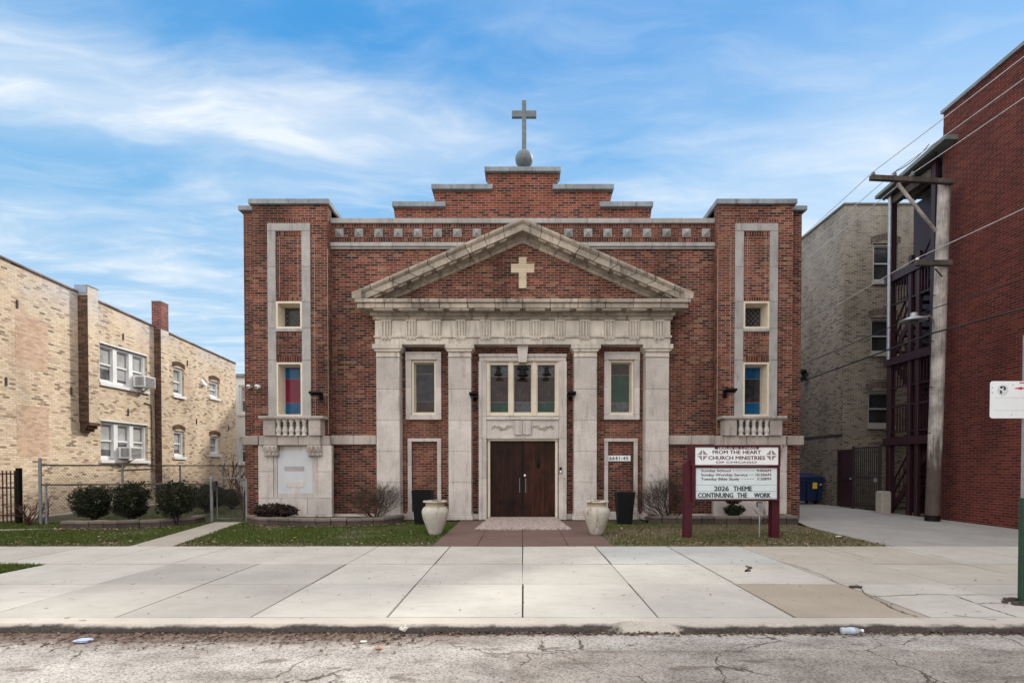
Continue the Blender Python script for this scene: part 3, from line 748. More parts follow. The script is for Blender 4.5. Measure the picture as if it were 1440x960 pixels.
mb = MB(); mb.prism([(-xt, zL1+.001), (xt, zL1+.001), (0, zap-.43)], 14.07, 14.39); cp(mb, 'tympanum', 'brick')
mb = MB(); YT = 14.02
zc0, zc1 = H(405, YT), H(361.5, YT)
hw = XO(5.4, YT); aw = XO(16.4, YT); zb0, zb1 = H(382.5, YT), H(371, YT)
nb = 14; zs_ = np.linspace(zc0, zc1, nb+1)
for i in range(nb): 
    z0, z1 = zs_[i]+.003, zs_[i+1]-.003; zm = (z0+z1)/2
    ww = aw if zb0 < zm < zb1 else hw
    mb.box(-ww, ww, YT, 14.075, z0, z1)
cp(mb, 'tympanum_cross', 'marble' if False else plain('cream_brick', (.60,.50,.36), .8, .1, 20, island=.1), .004)
# ---- pilasters
YP = 14.05
for (a, b) in ((-206, -173.3), (-104.6, -72.6), (72.6, 104.6), (173.3, 206)):
    x0, x1 = XO(a, YP), XO(b, YP); mb = MB()
    zj = [H(y, YP) for y in (721, 678, 634.5, 591, 547, 502.5)]
    for z0, z1 in zip(zj[:-1], zj[1:]): mb.box(x0, x1, YP, Y0+.01, z0+.0035, z1-.0035)
    mb.box(x0+.012, x1-.012, YP+.015, Y0, zj[0], zj[-1])
    ps = cp(mb, 'pilaster', 'stone', .007)
    mb = MB(); zz = [H(y, YP) for y in (502, 494.5, 491, 484.2)]
    mb.box(x0-.012, x1+.012, YP-.015, Y0+.01, zz[0]+.002, zz[0]+.03); mb.box(x0, x1, YP-.004, Y0+.01, zz[0]+.033, zz[1])
    mb.prism([(x0-.005, zz[1]+.002), (x1+.005, zz[1]+.002), (x1+.075, zz[2]), (x0-.075, zz[2])], YP-.06, Y0+.01)
    mb.box(x0-.09, x1+.09, YP-.09, Y0+.005, zz[2]+.003, zz[3]-.002)
    cp(mb, 'capital', 'terra', .006, ps)
    mb = MB(); mb.box(x0-.02, x1+.02, YP-.03, Y0+.01, H(724.5, YP), H(721, YP)-.003); mb.box(x0-.05, x1+.05, YP-.07, Y0+.01, 0.02, H(724.5, YP)-.004)
    cp(mb, 'pilaster_base', 'stone', .01, ps)
# plinth course along the foot
mb = MB()
zpl = H(722.5, Y0-.05)
for (a, b) in ((-269, -206.5), (206.5, 269)):
    for i in range(3):
        p = a+(b-a)*i/3; q = a+(b-a)*(i+1)/3; mb.box(XO(p, Y0)+.003, XO(q, Y0)-.003, Y0-.06, Y0+.01, 0, zpl)
for s in (-1, 1):
    for (a, b) in ((105, 121), (155.5, 173), (61.5, 72)):
        x0, x1 = sorted((s*XO(a, Y0), s*XO(b, Y0))); mb.box(x0, x1, Y0-.06, Y0+.01, 0, zpl)
islands(mb, 'plinth', M['stone'], church, .008)
# ---- side bay windows and blind niches
def casement(x0, x1, z0, z1, yf, depth, fr, mats, zcuts, lab=None, leaded=False, shift=0):
    "cream painted window: frame + coloured panes"
    mb = MB(); mb.wall(x0, x1, z0, z1, yf-.02, yf+.05, [(x0+fr, x1-fr, z0+fr, z1-fr)])
    i0, i1, k0, k1 = x0+fr, x1-fr, z0+fr, z1-fr
    # splayed reveal back to the glass
    j0, j1, l0, l1 = i0+.035, i1-.035, k0+.035, k1-.03; yb = yf+depth
    v = [(i0, yf+.03, k0), (i1, yf+.03, k0), (i1, yf+.03, k1), (i0, yf+.03, k1), (j0, yb, l0), (j1, yb, l0), (j1, yb, l1), (j0, yb, l1)]
    mb.add(v, [(0, 1, 5, 4), (1, 2, 6, 5), (2, 3, 7, 6), (3, 0, 4, 7)])
    wn = cp(mb, 'window', 'cream')
    if lab: wn['label'] = lab
    zc = [l0] + [l0+(l1-l0)*c for c in zcuts] + [l1]; mb = MB()
    for k in range(len(zc)-1): mb.box(j0-.004, j1+.004, yb-.004, yb+.02, zc[k], zc[k+1], k)
    cp(mb, 'pane', [M[q] for q in mats], 0, wn)
    if leaded:
        mb = MB(); n = 4; ww, hh = j1-j0, l1-l0
        for k in range(-n, n+1):
            for sg in (1, -1):
                pts = []
                for t in np.linspace(0, 1, 41):
                    xx = k/n+ t if sg > 0 else k/n + 1 - t
                    if 0 <= xx <= 1: pts.append((j0+xx*ww, yb-.008, l0+t*hh))
                if len(pts) > 1: mb.cyl(pts[0], pts[-1], .007, n=4)
        cp(mb, 'lead_came', 'lead', 0, wn)
    else:
        mb = MB()
        for c in zc[1:-1]: mb.box(j0, j1, yb-.009, yb-.003, c-.006, c+.006)
        if len(zc) > 2: islands(mb, 'lead_came', M['lead'], wn)
    return wn
for s in (-1, 1):
    a, b = bay(s, *WIN_O); z0, z1 = H(583, Y0), H(507, Y0)
    casement(a, b, z0, z1, Y0-.02, .17, .055, (['g_brown', 'g_grey', 'g_grey'] if s < 0 else ['g_pale', 'g_green', 'g_brown']), [.22, .8] if s < 0 else [.2, .78],
             'left bay window with smoky grey and brown glass' if s < 0 else 'right bay window with green glass')
    o0, o1 = bay(s, 114, 163.6); mb = MB(); zo0, zo1 = H(589.7, Y0-.1), H(494.8, Y0-.1)
    zj = [zo0, z0-.002, H(544, Y0-.1), H(504, Y0-.1), zo1]
    mb.box(o0, o1, Y0-.10, Y0+.02, zo0, z0-.005)
    for p, q in ((z0, zj[2]), (zj[2]+.004, z1)):
        mb.box(o0, a-.003, Y0-.10, Y0+.02, p, q); mb.box(b+.003, o1, Y0-.10, Y0+.02, p, q)
    mb.box(o0, o1, Y0-.10, Y0+.02, z1+.004, zo1)
    mb.wall(o0-.0, o1+.0, z1-.02, zo1, Y0-.125, Y0-.10, [(o0+.045, o1-.045, z1-.1, zo1-.045)]); mb.box(a-.03, b+.03, Y0-.135, Y0-.10, z1+.006, z1+.075)
    cp(mb, 'window_surround', 'stone', .006)
    # blind niche: stone frame round a sunk brick panel
    na, nb_ = bay(s, 114.5, 161.5); ia, ib = bay(s, 120, 156); ztop, zin = H(616, Y0-.07), H(621, Y0)
    mb = MB()
    for p, q in ((.22, H(688, Y0)), (H(688, Y0)+.004, H(654, Y0)), (H(654, Y0)+.004, zin)):
        mb.box(na, ia, Y0-.07, Y0+.06, p, q); mb.box(ib, nb_, Y0-.07, Y0+.06, p, q)
    mb.box(na, nb_, Y0-.07, Y0+.06, zin+.004, ztop); mb.box(na-.03, nb_+.03, Y0-.10, Y0+.06, 0, .216)
    cp(mb, 'niche_frame', 'stone', .006)
    mb = MB(); mb.box(ia, ib, Y0+.05, Y0+.30, 0, zin); cp(mb, 'niche_panel', 'brick')
# ---- central surround
YG = 14.26
xo, xi = XO(61.2, YG), XO(50.6, 14.36)
mb = MB(); zj = [0, H(672.5, YG), H(616.5, YG), H(585.5, YG), H(508, YG)]
for z0, z1 in zip(zj[:-1], zj[1:]):
    for s in (-1, 1):
        a, b = sorted((s*xi, s*xo)); mb.box(a, b, YG, Y0+.03, z0+.002, z1-.002)
        a, b = sorted((s*(xo-.075), s*(xo+.015))); mb.box(a, b, YG-.035, YG+.01, z0+.002, z1-.002)
ztp = H(497.5, YG)
mb.box(-xo, xo, YG, Y0+.02, zj[-1]+.002, ztp); mb.box(-xo-.015, xo+.015, YG-.035, YG+.01, ztp-.085, ztp+.003); mb.box(-xo+.16, xo-.16, YG-.02, YG+.01, zj[-1]+.004, zj[-1]+.055)
cp(mb, 'door_surround', 'stone', .006)
# spandrel with open book and ribbon scrolls in relief
mb = MB(); sp0, sp1 = zj[2], zj[3]; mb.box(-xi+.002, xi-.002, YG+.03, Y0+.3, sp0+.01, sp1-.09); mb.box(-xi+.002, xi-.002, YG-.03, Y0+.3, sp1-.086, sp1-.002); mb.box(-xi+.002, xi-.002, YG+.0, Y0+.3, sp0-.002, sp0+.007)
spn = cp(mb, 'spandrel', 'stone', .006)
mb = MB(); zb0, zb1 = H(610, YG), H(591, YG); hw = XO(11.8, YG)
for s in (-1, 1):
    v = []; n = 6
    for t in np.linspace(0, 1, n):
        x = s*(.008+t*(hw-.008)); yy = YG+.012-.045*math.sin(t*math.pi*.85)-.015; dz = -.02*math.sin(t*math.pi)
        v += [(x, yy, zb0+dz+.0), (x, yy, zb1+dz*.3), (x, YG+.035, zb0+dz), (x, YG+.035, zb1+dz*.3)]
    for i in range(n-1):
        q = 4*i; mb.add(v[q:q+8], [(0, 1, 5, 4), (0, 4, 6, 2), (1, 3, 7, 5)])
    mb.cyl((s*hw*.5+.02, YG-.022, zb0+.16), (s*hw*.5-.015, YG-.022, zb0+.24), .008, n=5) if s < 0 else None
cp(mb, 'book_relief', 'stone', 0, spn)
for s in (-1, 1):
    mb = MB(); x0, x1 = XO(14.5, YG), XO(44, YG); zc = H(601, YG)
    for ph, am, r in ((0, .06, .022), (1.6, .045, .016)):
        pts = [(s*(x0+(x1-x0)*t), YG+.02, zc+am*math.sin(t*9+ph)*(1-.25*t)+.012*math.sin(t*31)) for t in np.linspace(0, 1, 40)]
        mb.tube(pts, [r*(1-.5*abs(2*i/39-1)) for i in range(40)], 6)
    cp(mb, 'ribbon_relief', 'cornice', 0, spn)  # darker material stands in for the shade of this shallow carving
# keystone
mb = MB(); zk0, zk1 = H(509.5, YG-.1), H(483.8, YG-.1)
mb.prism([(-XO(5.6, 14.1), zk0), (XO(5.6, 14.1), zk0), (XO(8.2, 14.1), zk1), (-XO(8.2, 14.1), zk1)], YG-.13, Y0+.02); cp(mb, 'keystone', 'stone', .008)
# triple window
mb = MB(); cx = [(-45.5, -20.5), (-12, 11.7), (21, 45.2)]; yw = 14.33
za, zb_ = HOLE_C[2], HOLE_C[3]
gl = [(XO(a, yw), XO(b, yw), H(579.5, yw), H(513, yw)) for a, b in cx]
mb.wall(HOLE_C[0], HOLE_C[1], za, zb_, yw, yw+.12, gl)
for a in (HOLE_C[0], XO(-16.2, yw), XO(16.3, yw), HOLE_C[1]): mb.box(a-.06 if abs(a) < 1 else min(a, a-.07*math.copysign(1, a)), a+.06 if abs(a) < 1 else max(a, a-.07*math.copysign(1, a)), yw-.035, yw-.001, za+.002, zb_-.002)
tw = cp(mb, 'triple_window', 'cream', .004)
for (a, b, c, d), ms_ in zip(gl, (['g_green', 'g_brown', 'g_pale'], ['g_pale', 'g_brown', 'g_pale'], ['g_green', 'g_brown', 'g_pale'])):
    mb = MB(); zc = [c, c+(d-c)*.22, c+(d-c)*.76, d]
    for k in range(3): mb.box(a, b, yw+.09, yw+.115, zc[k], zc[k+1], k)
    pn = cp(mb, 'pane', [M[q] for q in ms_], 0, tw)
    mb = MB()
    for q in zc[1:3]: mb.box(a, b, yw+.083, yw+.0895, q-.007, q+.007)
    for k in range(3):
        x = a+(b-a)*random.uniform(.15, .85); z = c+(d-c)*random.uniform(.1, .8); mb.cyl((x, yw+.086, z), (x+random.uniform(-.15, .15), yw+.086, z+random.uniform(.08, .25)), .005, n=4)
    islands(mb, 'lead_came', M['lead'], tw)
# doors
YD = 14.45; zd = H(620, YD)
mb = MB(); fo = HOLE_D[1]; fi = XO(45.6, YD)
for s in (-1, 1):
    a, b = sorted((s*fi, s*(fo-.002))); mb.box(a, b, Y0-.05, Y0+.2, 0.03, zd)
mb.box(-fo+.002, fo-.002, Y0-.05, Y0+.2, zd+.002, HOLE_D[3]-.003); cp(mb, 'door_frame', 'cream', .006)
mb = MB(); mb.box(-fo, fo, Y0-.04, Y0+.3, -.02, .045); cp(mb, 'threshold', 'walk', .01)
for s in (-1, 1):
    a, b = sorted((s*.018, s*(fi-.006))); mb = MB(); mb.box(a, b, YD, YD+.05, .055, zd-.006)
    d = cp(mb, 'door', 'door' if s < 0 else 'door2', .004, label='dark left door leaf with letter slot' if s < 0 else 'worn reddish right door leaf')
    mb = MB(); x = s*.085; z0, z1 = H(692, YD), H(672, YD)
    mb.cyl((x, YD-.06, z0), (x, YD-.06, z1), .013, n=8); mb.cyl((x, YD-.06, z0+.03), (x, YD, z0+.03), .01, n=6); mb.cyl((x, YD-.06, z1-.03), (x, YD, z1-.03), .01, n=6)
    cp(mb, 'handle', 'rust', 0, d)
    if s < 0:
        mb = MB(); mb.wall(XO(-31, YD), XO(-16, YD), H(709, YD), H(703, YD), YD-.012, YD+.001, [(XO(-29, YD), XO(-18, YD), H(707.5, YD), H(704.5, YD))]); cp(mb, 'letter_slot', 'black', 0, d)
    else:
        mb = MB(); mb.cyl((.06, YD-.02, H(668, YD)), (.06, YD, H(668, YD)), .03, n=12); cp(mb, 'lock', 'signwhite', 0, d)
        mb = MB(); xx = XO(22, YD); mb.lathe([(.005, -.16), (.035, -.1), (.05, 0), (.035, .1), (.005, .16)], (xx, YD-.01, H(651, YD)), 8); cp(mb, 'knocker', 'black', 0, d)
mb = MB(); mb.box(-.018, .018, YD-.012, YD+.04, .05, zd-.004); cp(mb, 'door_astragal', 'black')

# ---- corner towers
YT = 14.1
for s in (-1, 1):
    def tx(a): return s*XO(a, YT)
    def bxs(mb, a, b, y0, y1, z0, z1, Y=YT):
        p, q = sorted((s*XO(a, Y), s*XO(b, Y))); mb.box(p, q, y0, y1, z0, z1)
    # offsets mirrored; window opening
    wa, wb = 309.5, 346
    zr = {k: H(v, YT) for k, v in dict(top=286.4, fr1=314.6, fr0=325.3, w1t=424, w1b=462, w2t=509.5, w2b=585).items()}
    hl = []
    p, q = sorted((tx(wa), tx(wb)))
    hl = [(p, q, zr['w1b'], zr['w1t']), (p, q, zr['w2b'], zr['w2t'])]
    mb = MB(); a, b = sorted((tx(273.5), tx(379))); mb.wall(a, b, 0, zr['top'], YT, YT+.45, hl)
    a2, b2 = sorted((s*XO(273.5, YT), s*XO(391, 14.5))); mb.box(a2, b2, 14.552, 16.1, 0, zr['top']-.0)
    a3, b3 = sorted((s*(XO(379, YT)-.05), s*XO(391, 14.5))); mb.box(a3, b3, 14.5, 14.55, 0, zr['top']-.001)
    mb.box(*sorted((tx(273.5), s*(abs(tx(273.5))-.0+.3))), 14.4, 16.1, 7.0, zr['top']-.002)
    cp(mb, 'tower_wall', 'brick')
    # stone frame
    mb = MB(); fo_, fi_ = (297.5, 357.5), (309.5, 346)
    zj = [H(587, YT), H(506.5, YT), H(462, YT), H(424.5, YT), H(375.5, YT), zr['fr0']]
    for z0, z1 in zip(zj[:-1], zj[1:]):
        bxs(mb, fo_[0], fi_[0], YT-.03, YT+.05, z0+.003, z1-.003); bxs(mb, fi_[1], fo_[1], YT-.03, YT+.05, z0+.003, z1-.003)
    bxs(mb, fo_[0], fo_[1], YT-.03, YT+.05, zr['fr0']+.003, zr['fr1'])
    cp(mb, 'tower_frame', 'granite', .006)
    mb = MB(); bxs(mb, fi_[0], fi_[1], YT-.05, YT+.05, H(466.5, YT), zr['w1b']-.003); cp(mb, 'window_sill', 'granite', .006)
    # soldier courses
    mb = MB()
    for (a, b, y0, y1) in ((297.5, 357.5, 314.2, 309), (309.8, 345.7, 331.5, 325.8), (309.8, 345.7, 423.7, 418), (309.8, 345.7, 472, 467), (309.8, 345.7, 509, 501)):
        bxs(mb, a, b, YT-.008, YT+.02, H(y0, YT), H(y1, YT))
    islands(mb, 'soldier_course', M['soldier'], church)
    mb = MB()
    for o_ in (292, 315, 341): bxs(mb, o_-.2, o_+.2, YT-.003, YT+.01, H(585, YT) if o_ == 292 else H(418, YT), zr['fr0']-.12)
    bxs(mb, 273.4, 273.8, YT-.003, YT+.01, H(610, YT), H(350, YT))
    islands(mb, 'caulk_joint', M['mortar_line'], church)
    # windows (deep cream reveals)
    casement(p, q, zr['w1b'], zr['w1t'], YT+.0, .34, .05, ['g_grey'], [], leaded=True)
    casement(p, q, zr['w2b'], zr['w2t'], YT+.0, .34, .05, (['g_blue', 'g_red', 'g_blue'] if s < 0 else ['g_blue', 'g_grey', 'g_blue']), [.25, .76],
             'left tower window with red glass between blue bands' if s < 0 else 'right tower window with blue bands and grey middle')
    # cap
    mb = MB(); zc0, zc1 = H(286.2, YT-.08), H(279, YT-.08)
    a, b = sorted((s*(XO(273.5, YT)-.07), s*(XO(385, YT-.08)))); n = 4
    for i in range(n): mb.box(a+(b-a)*i/n+.002, a+(b-a)*(i+1)/n-.002, YT-.08, 16.25, zc0, zc1)
    cp(mb, 'tower_cap', 'cap', .01)
    mb = MB(); a, b = sorted((s*(XO(385, YT-.08)+.003), s*(XO(391, 14.5)+.09))); mb.box(a, b, 14.38, 16.25, zc0+.002, zc1-.003); cp(mb, 'tower_cap', 'cap', .01)
    # belt course
    mb = MB(); zb0, zb1 = H(626, 13.95), H(612.5, 13.95)
    segs = [(272, 285, 13.98), (285.5, 316, 13.86), (316.5, 346, 13.86), (346.5, 372, 13.86)]
    for (a, b, y) in segs: bxs(mb, a, b, y, YT+.02, zb0, zb1, y)
    bxs(mb, 372.5, 396, 13.95, 14.6, zb0+.01, zb1, 13.98)
    cp(mb, 'belt_course', 'belt', .015)
    mb = MB(); bxs(mb, 206.5, 238, Y0-.12, Y0+.02, H(624.8, 14.28), H(611.8, 14.28), Y0-.12); bxs(mb, 238.4, 271.5, Y0-.12, Y0+.02, H(624.8, 14.28), H(611.8, 14.28), Y0-.12); cp(mb, 'belt_course', 'belt', .012)
    # balconette
    YB = 13.78
    mb = MB(); zt0, zt1, zb_ = H(590, YB), H(584.8, YB), H(612.3, YB)
    bxs(mb, 280.5, 371.5, YB-.06, YT+.01, zt0+.03, zt1, YB); bxs(mb, 283, 369, YB-.03, YT+.01, zt0, zt0+.028, YB)
    bxs(mb, 285, 302, YB, YT+.01, zb_+.003, zt0-.003, YB); bxs(mb, 349, 366, YB, YT+.01, zb_+.003, zt0-.003, YB)
    bxs(mb, 302.2, 348.8, YB+.2, YT+.01, zb_+.003, zt0-.003, YB)
    bal = cp(mb, 'balcony', 'belt', .01)
    hB = zt0-zb_
    for k in range(5):
        x = s*XO(307.5+9*k, YB+.06); mb = MB()
        mb.lathe([(.075, .0), (.075, .03), (.045, .05), (.07, .10), (.078, .15), (.05, hB*.55), (.04, hB*.68), (.06, hB*.74), (.04, hB*.8), (.075, hB-.04), (.075, hB-.004)], (x, YB+.06, zb_+.002), 10)
        cp(mb, 'baluster', 'stone', 0, bal)
    # consoles
    for o_ in (294.5, 356.5):
        mb = MB(); z1_ = zb0-.003; x0_, x1_ = sorted((s*XO(o_-9.5, 13.85), s*XO(o_+9.5, 13.85)))
        pr = [(14.02, z1_), (13.86, z1_), (13.84, z1_-.06), (13.85, z1_-.13), (13.9, z1_-.2), (13.88, z1_-.26), (13.93, z1_-.30), (14.02, z1_-.31)]
        mb.prism(pr, x0_, x1_, lambda a, d, z: (d, a, z))
        for k in range(3): mb.cyl((x0_+(x1_-x0_)*(k+.5)/3, 13.845, z1_-.03), (x0_+(x1_-x0_)*(k+.5)/3, 13.9, z1_-.28), .035, .03, 8)
        cp(mb, 'console', 'belt', .006)
    # stone facing with inset memorial panel
    YM = 13.98; mb = MB()
    oj = [(269.5, 289), (352, 373)]
    za_, zb2, zc_ = H(700, YM), H(663, YM), zb0-.002
    for (a, b) in oj:
        bxs(mb, a, b, YM, YT+.03, za_+.003, zb2-.003, YM); bxs(mb, a, b, YM, YT+.03, zb2+.003, zc_, YM)
    for (a, b) in ((269.5, 304), (304.5, 341), (341.5, 373)): bxs(mb, a, b, YM, YT+.03, .17, za_-.002, YM)
    bxs(mb, 268, 376, YM-.05, YT+.03, 0, .166, YM)
    bxs(mb, 289.5, 351.5, YM+.06, YT+.03, za_, zc_, YM)
    bxs(mb, 289.3, 296.5, YM+.02, YM+.06, za_+.003, zc_, YM); bxs(mb, 347, 351.7, YM+.02, YM+.06, za_+.003, zc_, YM); bxs(mb, 296.7, 346.8, YM+.02, YM+.06, za_+.003, H(694.5, YM), YM)
    cp(mb, 'memorial_facing', 'stone', .006)
    mb = MB(); bxs(mb, 297, 346.6, YM+.042, YM+.06, H(694, YM), H(634, YM), YM)
    mp = cp(mb, 'memorial_panel', 'marble')
    mb = MB(); bxs(mb, 309, 337, YM+.037, YM+.045, H(662, YM), H(655.5, YM), YM); cp(mb, 'worn_inscription', 'granite', 0, mp)
    mb = MB(); bxs(mb, 309.5, 333.5, YM+.028, YM+.045, H(685, YM), H(677, YM), YM); bxs(mb, 317, 326.5, YM+.028, YM+.045, H(694.5, YM), H(685, YM)-.002, YM); cp(mb, 'tau_relief', 'stone', .004, mp)

# ================================================================== fixtures on the church
def floodlight(x, y, z, label, w=.30, h=.11):
    t = thing('floodlight', label, 'floodlight', (x, y, z), 'floodlights on the church front'); mb = MB()
    mb.prism([(-.02, -.03), (.26, .03), (.25, .03+h*.5), (.02, h*.5)], -w/2, w/2, lambda a, d, zz: (x+d, y-a, z+zz)); mb.build('lamp_head', M['black'], t, bevel=.006)
    mb = MB(); mb.box(x-w/2+.02, x+w/2-.02, y-.24, y-.05, z-.032+.0, z-.028+.005); mb.build('lens', M['g_dark'], t)
    mb = MB(); mb.cyl((x, y+.02, z+.02), (x, y+.25, z-.05), .02, n=8); mb.box(x-.05, x+.05, y+.22, y+.27, z-.10, z); mb.build('bracket', M['black'], t)
    return t
def _fp(px, py, Y): v = P(px, py, Y); return v.x, v.y, v.z
floodlight(*_fp(447, 556, 13.85), 'black floodlight beside the red and blue tower window')
floodlight(*_fp(1024, 552, 13.85), 'black floodlight beside the blue and grey tower window')
floodlight(*_fp(667, 557, 14.15), 'black floodlight left of the triple window above the doors', .24)
floodlight(*_fp(803, 556, 14.15), 'black floodlight right of the triple window above the doors', .24)
def spot(px, py, label, big=False):
    x, y, z = _fp(px, py, 14.05); t = thing('spotlight', label, 'spotlight', (x, y, z), 'spotlights over the entrance'); k = 1.0 if big else .72
    mb = MB()
    if big:
        mb.prism([(-.17, .0), (.17, .0), (.12, .11), (-.12, .11)], y-.06, y+.1, lambda a, d, zz: (x+a, d, z+zz+.03))
    else: mb.cyl((x, y+.25, z+.08), (x, y-.02, z+.05), .05, n=10)
    mb.build('mount', M['black'], t)
    mb = MB(); mb.lathe([(.04*k, .02), (.07*k, -.02), (.10*k, -.09), (.17*k, -.15), (.16*k, -.155)], (x, y-.05, z), 12); mb.build('lamp_shade', M['black'], t)
    mb = MB()
    for dx in (-1, 1): mb.cyl((x, y-.03, z+.02), (x+dx*.15*k, y-.06, z+.05), .012, .008, 6)
    mb.build('bracket', M['black'], t)
spot(735, 521, 'large black spotlight under the keystone', True)
spot(700.6, 520, 'small black spotlight before the left pane of the triple window'); spot(769, 520, 'small black spotlight before the right pane of the triple window')
for px, Y, lab in ((350, 14.38, 'white dome camera at the outer edge of the tower'), (361.5, 13.98, 'white dome camera beside the tower frame')):
    x, y, z = _fp(px, 543.5, Y); t = thing('security_camera', lab, 'camera', (x, y, z), 'security cameras on the tower')
    mb = MB(); mb.lathe([(.01, -.06), (.04, -.045), (.055, -.01), (.06, .03), (.05, .05), (.01, .055)], (x, y, z), 14); mb.build('camera_dome', M['signwhite'], t)
    mb = MB(); mb.cyl((x, y, z), (x, y+.13, z+.01), .04, .05, 12); mb.build('camera_mount', M['signwhite'], t)
    mb = MB(); mb.cyl((x, y-.062, z-.015), (x, y-.045, z-.012), .022, n=10); mb.build('lens', M['black'], t)
# house number
x0, x1 = XO(120.8, 14.2), XO(154.5, 14.2); z0, z1 = H(648, 14.2), H(640, 14.2)
t = thing('house_number_sign', 'white house number board reading 6641-45 in the brick niche', 'number sign', ((x0+x1)/2, 14.45, z0))
mb = MB(); mb.box(x0, x1, 14.42, 14.45, z0, z1); mb.build('board', M['signwhite'], t, bevel=.003)
mb = MB(); write(mb, '6641-45', x0+.07, x1-.07, z0+.035, z1-.03, 14.4195, .03, 1.15); mb.build('number_lettering', M['letterblack'], t)
x, y, z = _fp(788.3, 661, YG-.035)
t = thing('doorbell', 'black and white video doorbell on the stone door jamb', 'doorbell', (x, y, z)); mb = MB(); mb.box(x-.035, x+.035, y-.025, y, z-.085, z+.085); mb.build('case', M['black'], t, bevel=.008)
mb = MB(); mb.box(x-.022, x+.022, y-.03, y-.0245, z-.07, z+.0); mb.build('button', M['signwhite'], t)

# ================================================================== pots by the door
M['urn'] = stone_mat('stained_white_urn', (.52,.485,.42), var=.26, speck=.2, streak=.85, island=0, grime=(.17,.125,.09))
M['urn_neck'] = stone_mat('bare_urn_neck', (.44,.35,.25), var=.25, speck=.2, streak=.5, island=0, grime=(.18,.13,.09))
def urn(label, loc):
    t = thing('urn', label, 'urn', loc, 'urns beside the entrance path'); ox, oy, oz = loc; mb = MB()
    mb.lathe([(.10, .0), (.135, .012), (.15, .06), (.205, .20), (.262, .36), (.288, .48), (.283, .54), (.25, .60), (.215, .622)], (ox, oy, oz), 36); mb.build('bowl', M['urn'], t)
    mb = MB(); mb.lathe([(.213, .622), (.205, .64), (.203, .69), (.215, .70)], (ox, oy, oz), 36); mb.build('neck', M['urn_neck'], t)
    wob = lambda a, z: .02*math.sin(a*11)
    mb = MB(); mb.lathe([(.205, .70), (.25, .71), (.262, .725), (.255, .745), (.225, .745), (.21, .72)], (ox, oy, oz), 66, wob=wob); mb.build('rim', M['urn'], t)
    mb = MB(); mb.lathe([(.01, .715), (.212, .71)], (ox, oy, oz), 20)
    for k in range(40):
        a = random.uniform(0, 6.28); r = random.uniform(0, .18); d = random.uniform(0, 6.28); ln = random.uniform(.03, .09)
        p = Vector((ox+r*math.cos(a), oy+r*math.sin(a), oz+.715)); mb.cyl(p, p+Vector((ln*math.cos(d), ln*math.sin(d), random.uniform(.0, .07))), .006, .003, 4)
    mb.build('dead_stems', M['twig'], t)
    return t
u1 = urn('white stained urn left of the entrance path, in front of a black planter', (P(612, 752, 11.15).x, 11.15, 0))
u2 = copy_tree(u1, (P(839, 752, 11.15).x, 11.15, 0)); u2['label'] = 'white stained urn right of the entrance path, on the number sign side'
def planter(label, px, pyt, w, dead):
    Y = 13.25; x = P(px, 740, Y).x; t = thing('planter', label, 'planter', (x, Y, 0), 'tall black planters'); mb = MB(); h = H(pyt, Y)
    a, b = w*.36, w*.5
    v = [(x+i*a, Y+j*a, 0) for i, j in ((-1,-1),(1,-1),(1,1),(-1,1))] + [(x+i*b, Y+j*b, h) for i, j in ((-1,-1),(1,-1),(1,1),(-1,1))] + [(x+i*(b-.03), Y+j*(b-.03), h) for i, j in ((-1,-1),(1,-1),(1,1),(-1,1))] + [(x+i*(b-.03), Y+j*(b-.03), h-.08) for i, j in ((-1,-1),(1,-1),(1,1),(-1,1))]
    f = [(3, 2, 1, 0)] + [(k+i, k+(i+1) % 4, k+4+(i+1) % 4, k+4+i) for k in (0, 4, 8) for i in range(4)] + [(12, 13, 14, 15)]
    mb.add(v, f); mb.build('pot', M['black'], t, recalc=False)
    if dead:
        mb = MB()
        for k in range(26):
            p = Vector((x+random.uniform(-b, b)*.8, Y+random.uniform(-b, b)*.8, h-.07)); q = p+Vector((random.uniform(-.09, .09), random.uniform(-.05, .05), random.uniform(.06, .16))); mb.cyl(p, q, .006, .003, 4)
        mb.build('dead_stems', M['thorn'], t)
planter('tall black tapered planter behind the left urn, empty', 595, 689, .50, False)
planter('tall black tapered planter with dead stems below the number sign', 878, 691.5, .46, True)

# ================================================================== church sign
YS_ = 10.6
def sxx(px): return P(px, 665, YS_).x
def szz(py): return H(py, YS_)
t = thing('church_sign', 'maroon framed church sign with service times and theme letters on two posts', 'church sign', (sxx(1034), YS_, 0))
for (a, b) in ((964.5, 973), (1090.5, 1099)):
    mb = MB(); x0, x1 = sxx(a), sxx(b); zt_ = szz(648)
    if a < 1000: pr = [(x0, 0), (x1+.03, 0), (x1+.03, zt_+.07), (x1, zt_+.07), (x0, zt_-.05)]
    else: pr = [(x0-.03, 0), (x1, 0), (x1, zt_-.05), (x0, zt_+.07), (x0-.03, zt_+.07)]
    mb.prism(pr, YS_+.06, YS_+.24); mb.build('post', M['maroon'], t, bevel=.006)
hx0, hx1, hz0, hz1 = sxx(977.2), sxx(1094.2), szz(653.3), szz(628.6)
mb = MB(); mb.wall(sxx(971.5), sxx(1097), szz(655.3), szz(625.4), YS_-.02, YS_+.22, [(hx0, hx1, hz0, hz1)]); mb.build('header_frame', M['maroon'], t, bevel=.004)
mb = MB(); mb.box(hx0, hx1, YS_+.0, YS_+.2, hz0, hz1); hp = mb.build('header_panel', M['signwhite'], t)
lx0, lx1, lz0, lz1 = sxx(978), sxx(1092.7), szz(701.2), szz(657.6)
mb = MB(); mb.wall(sxx(973), sxx(1096), szz(704), szz(655.3)-.002, YS_-.03, YS_+.22, [(lx0, lx1, lz0, lz1)]); mb.build('letter_board_frame', M['maroon'], t, bevel=.004)
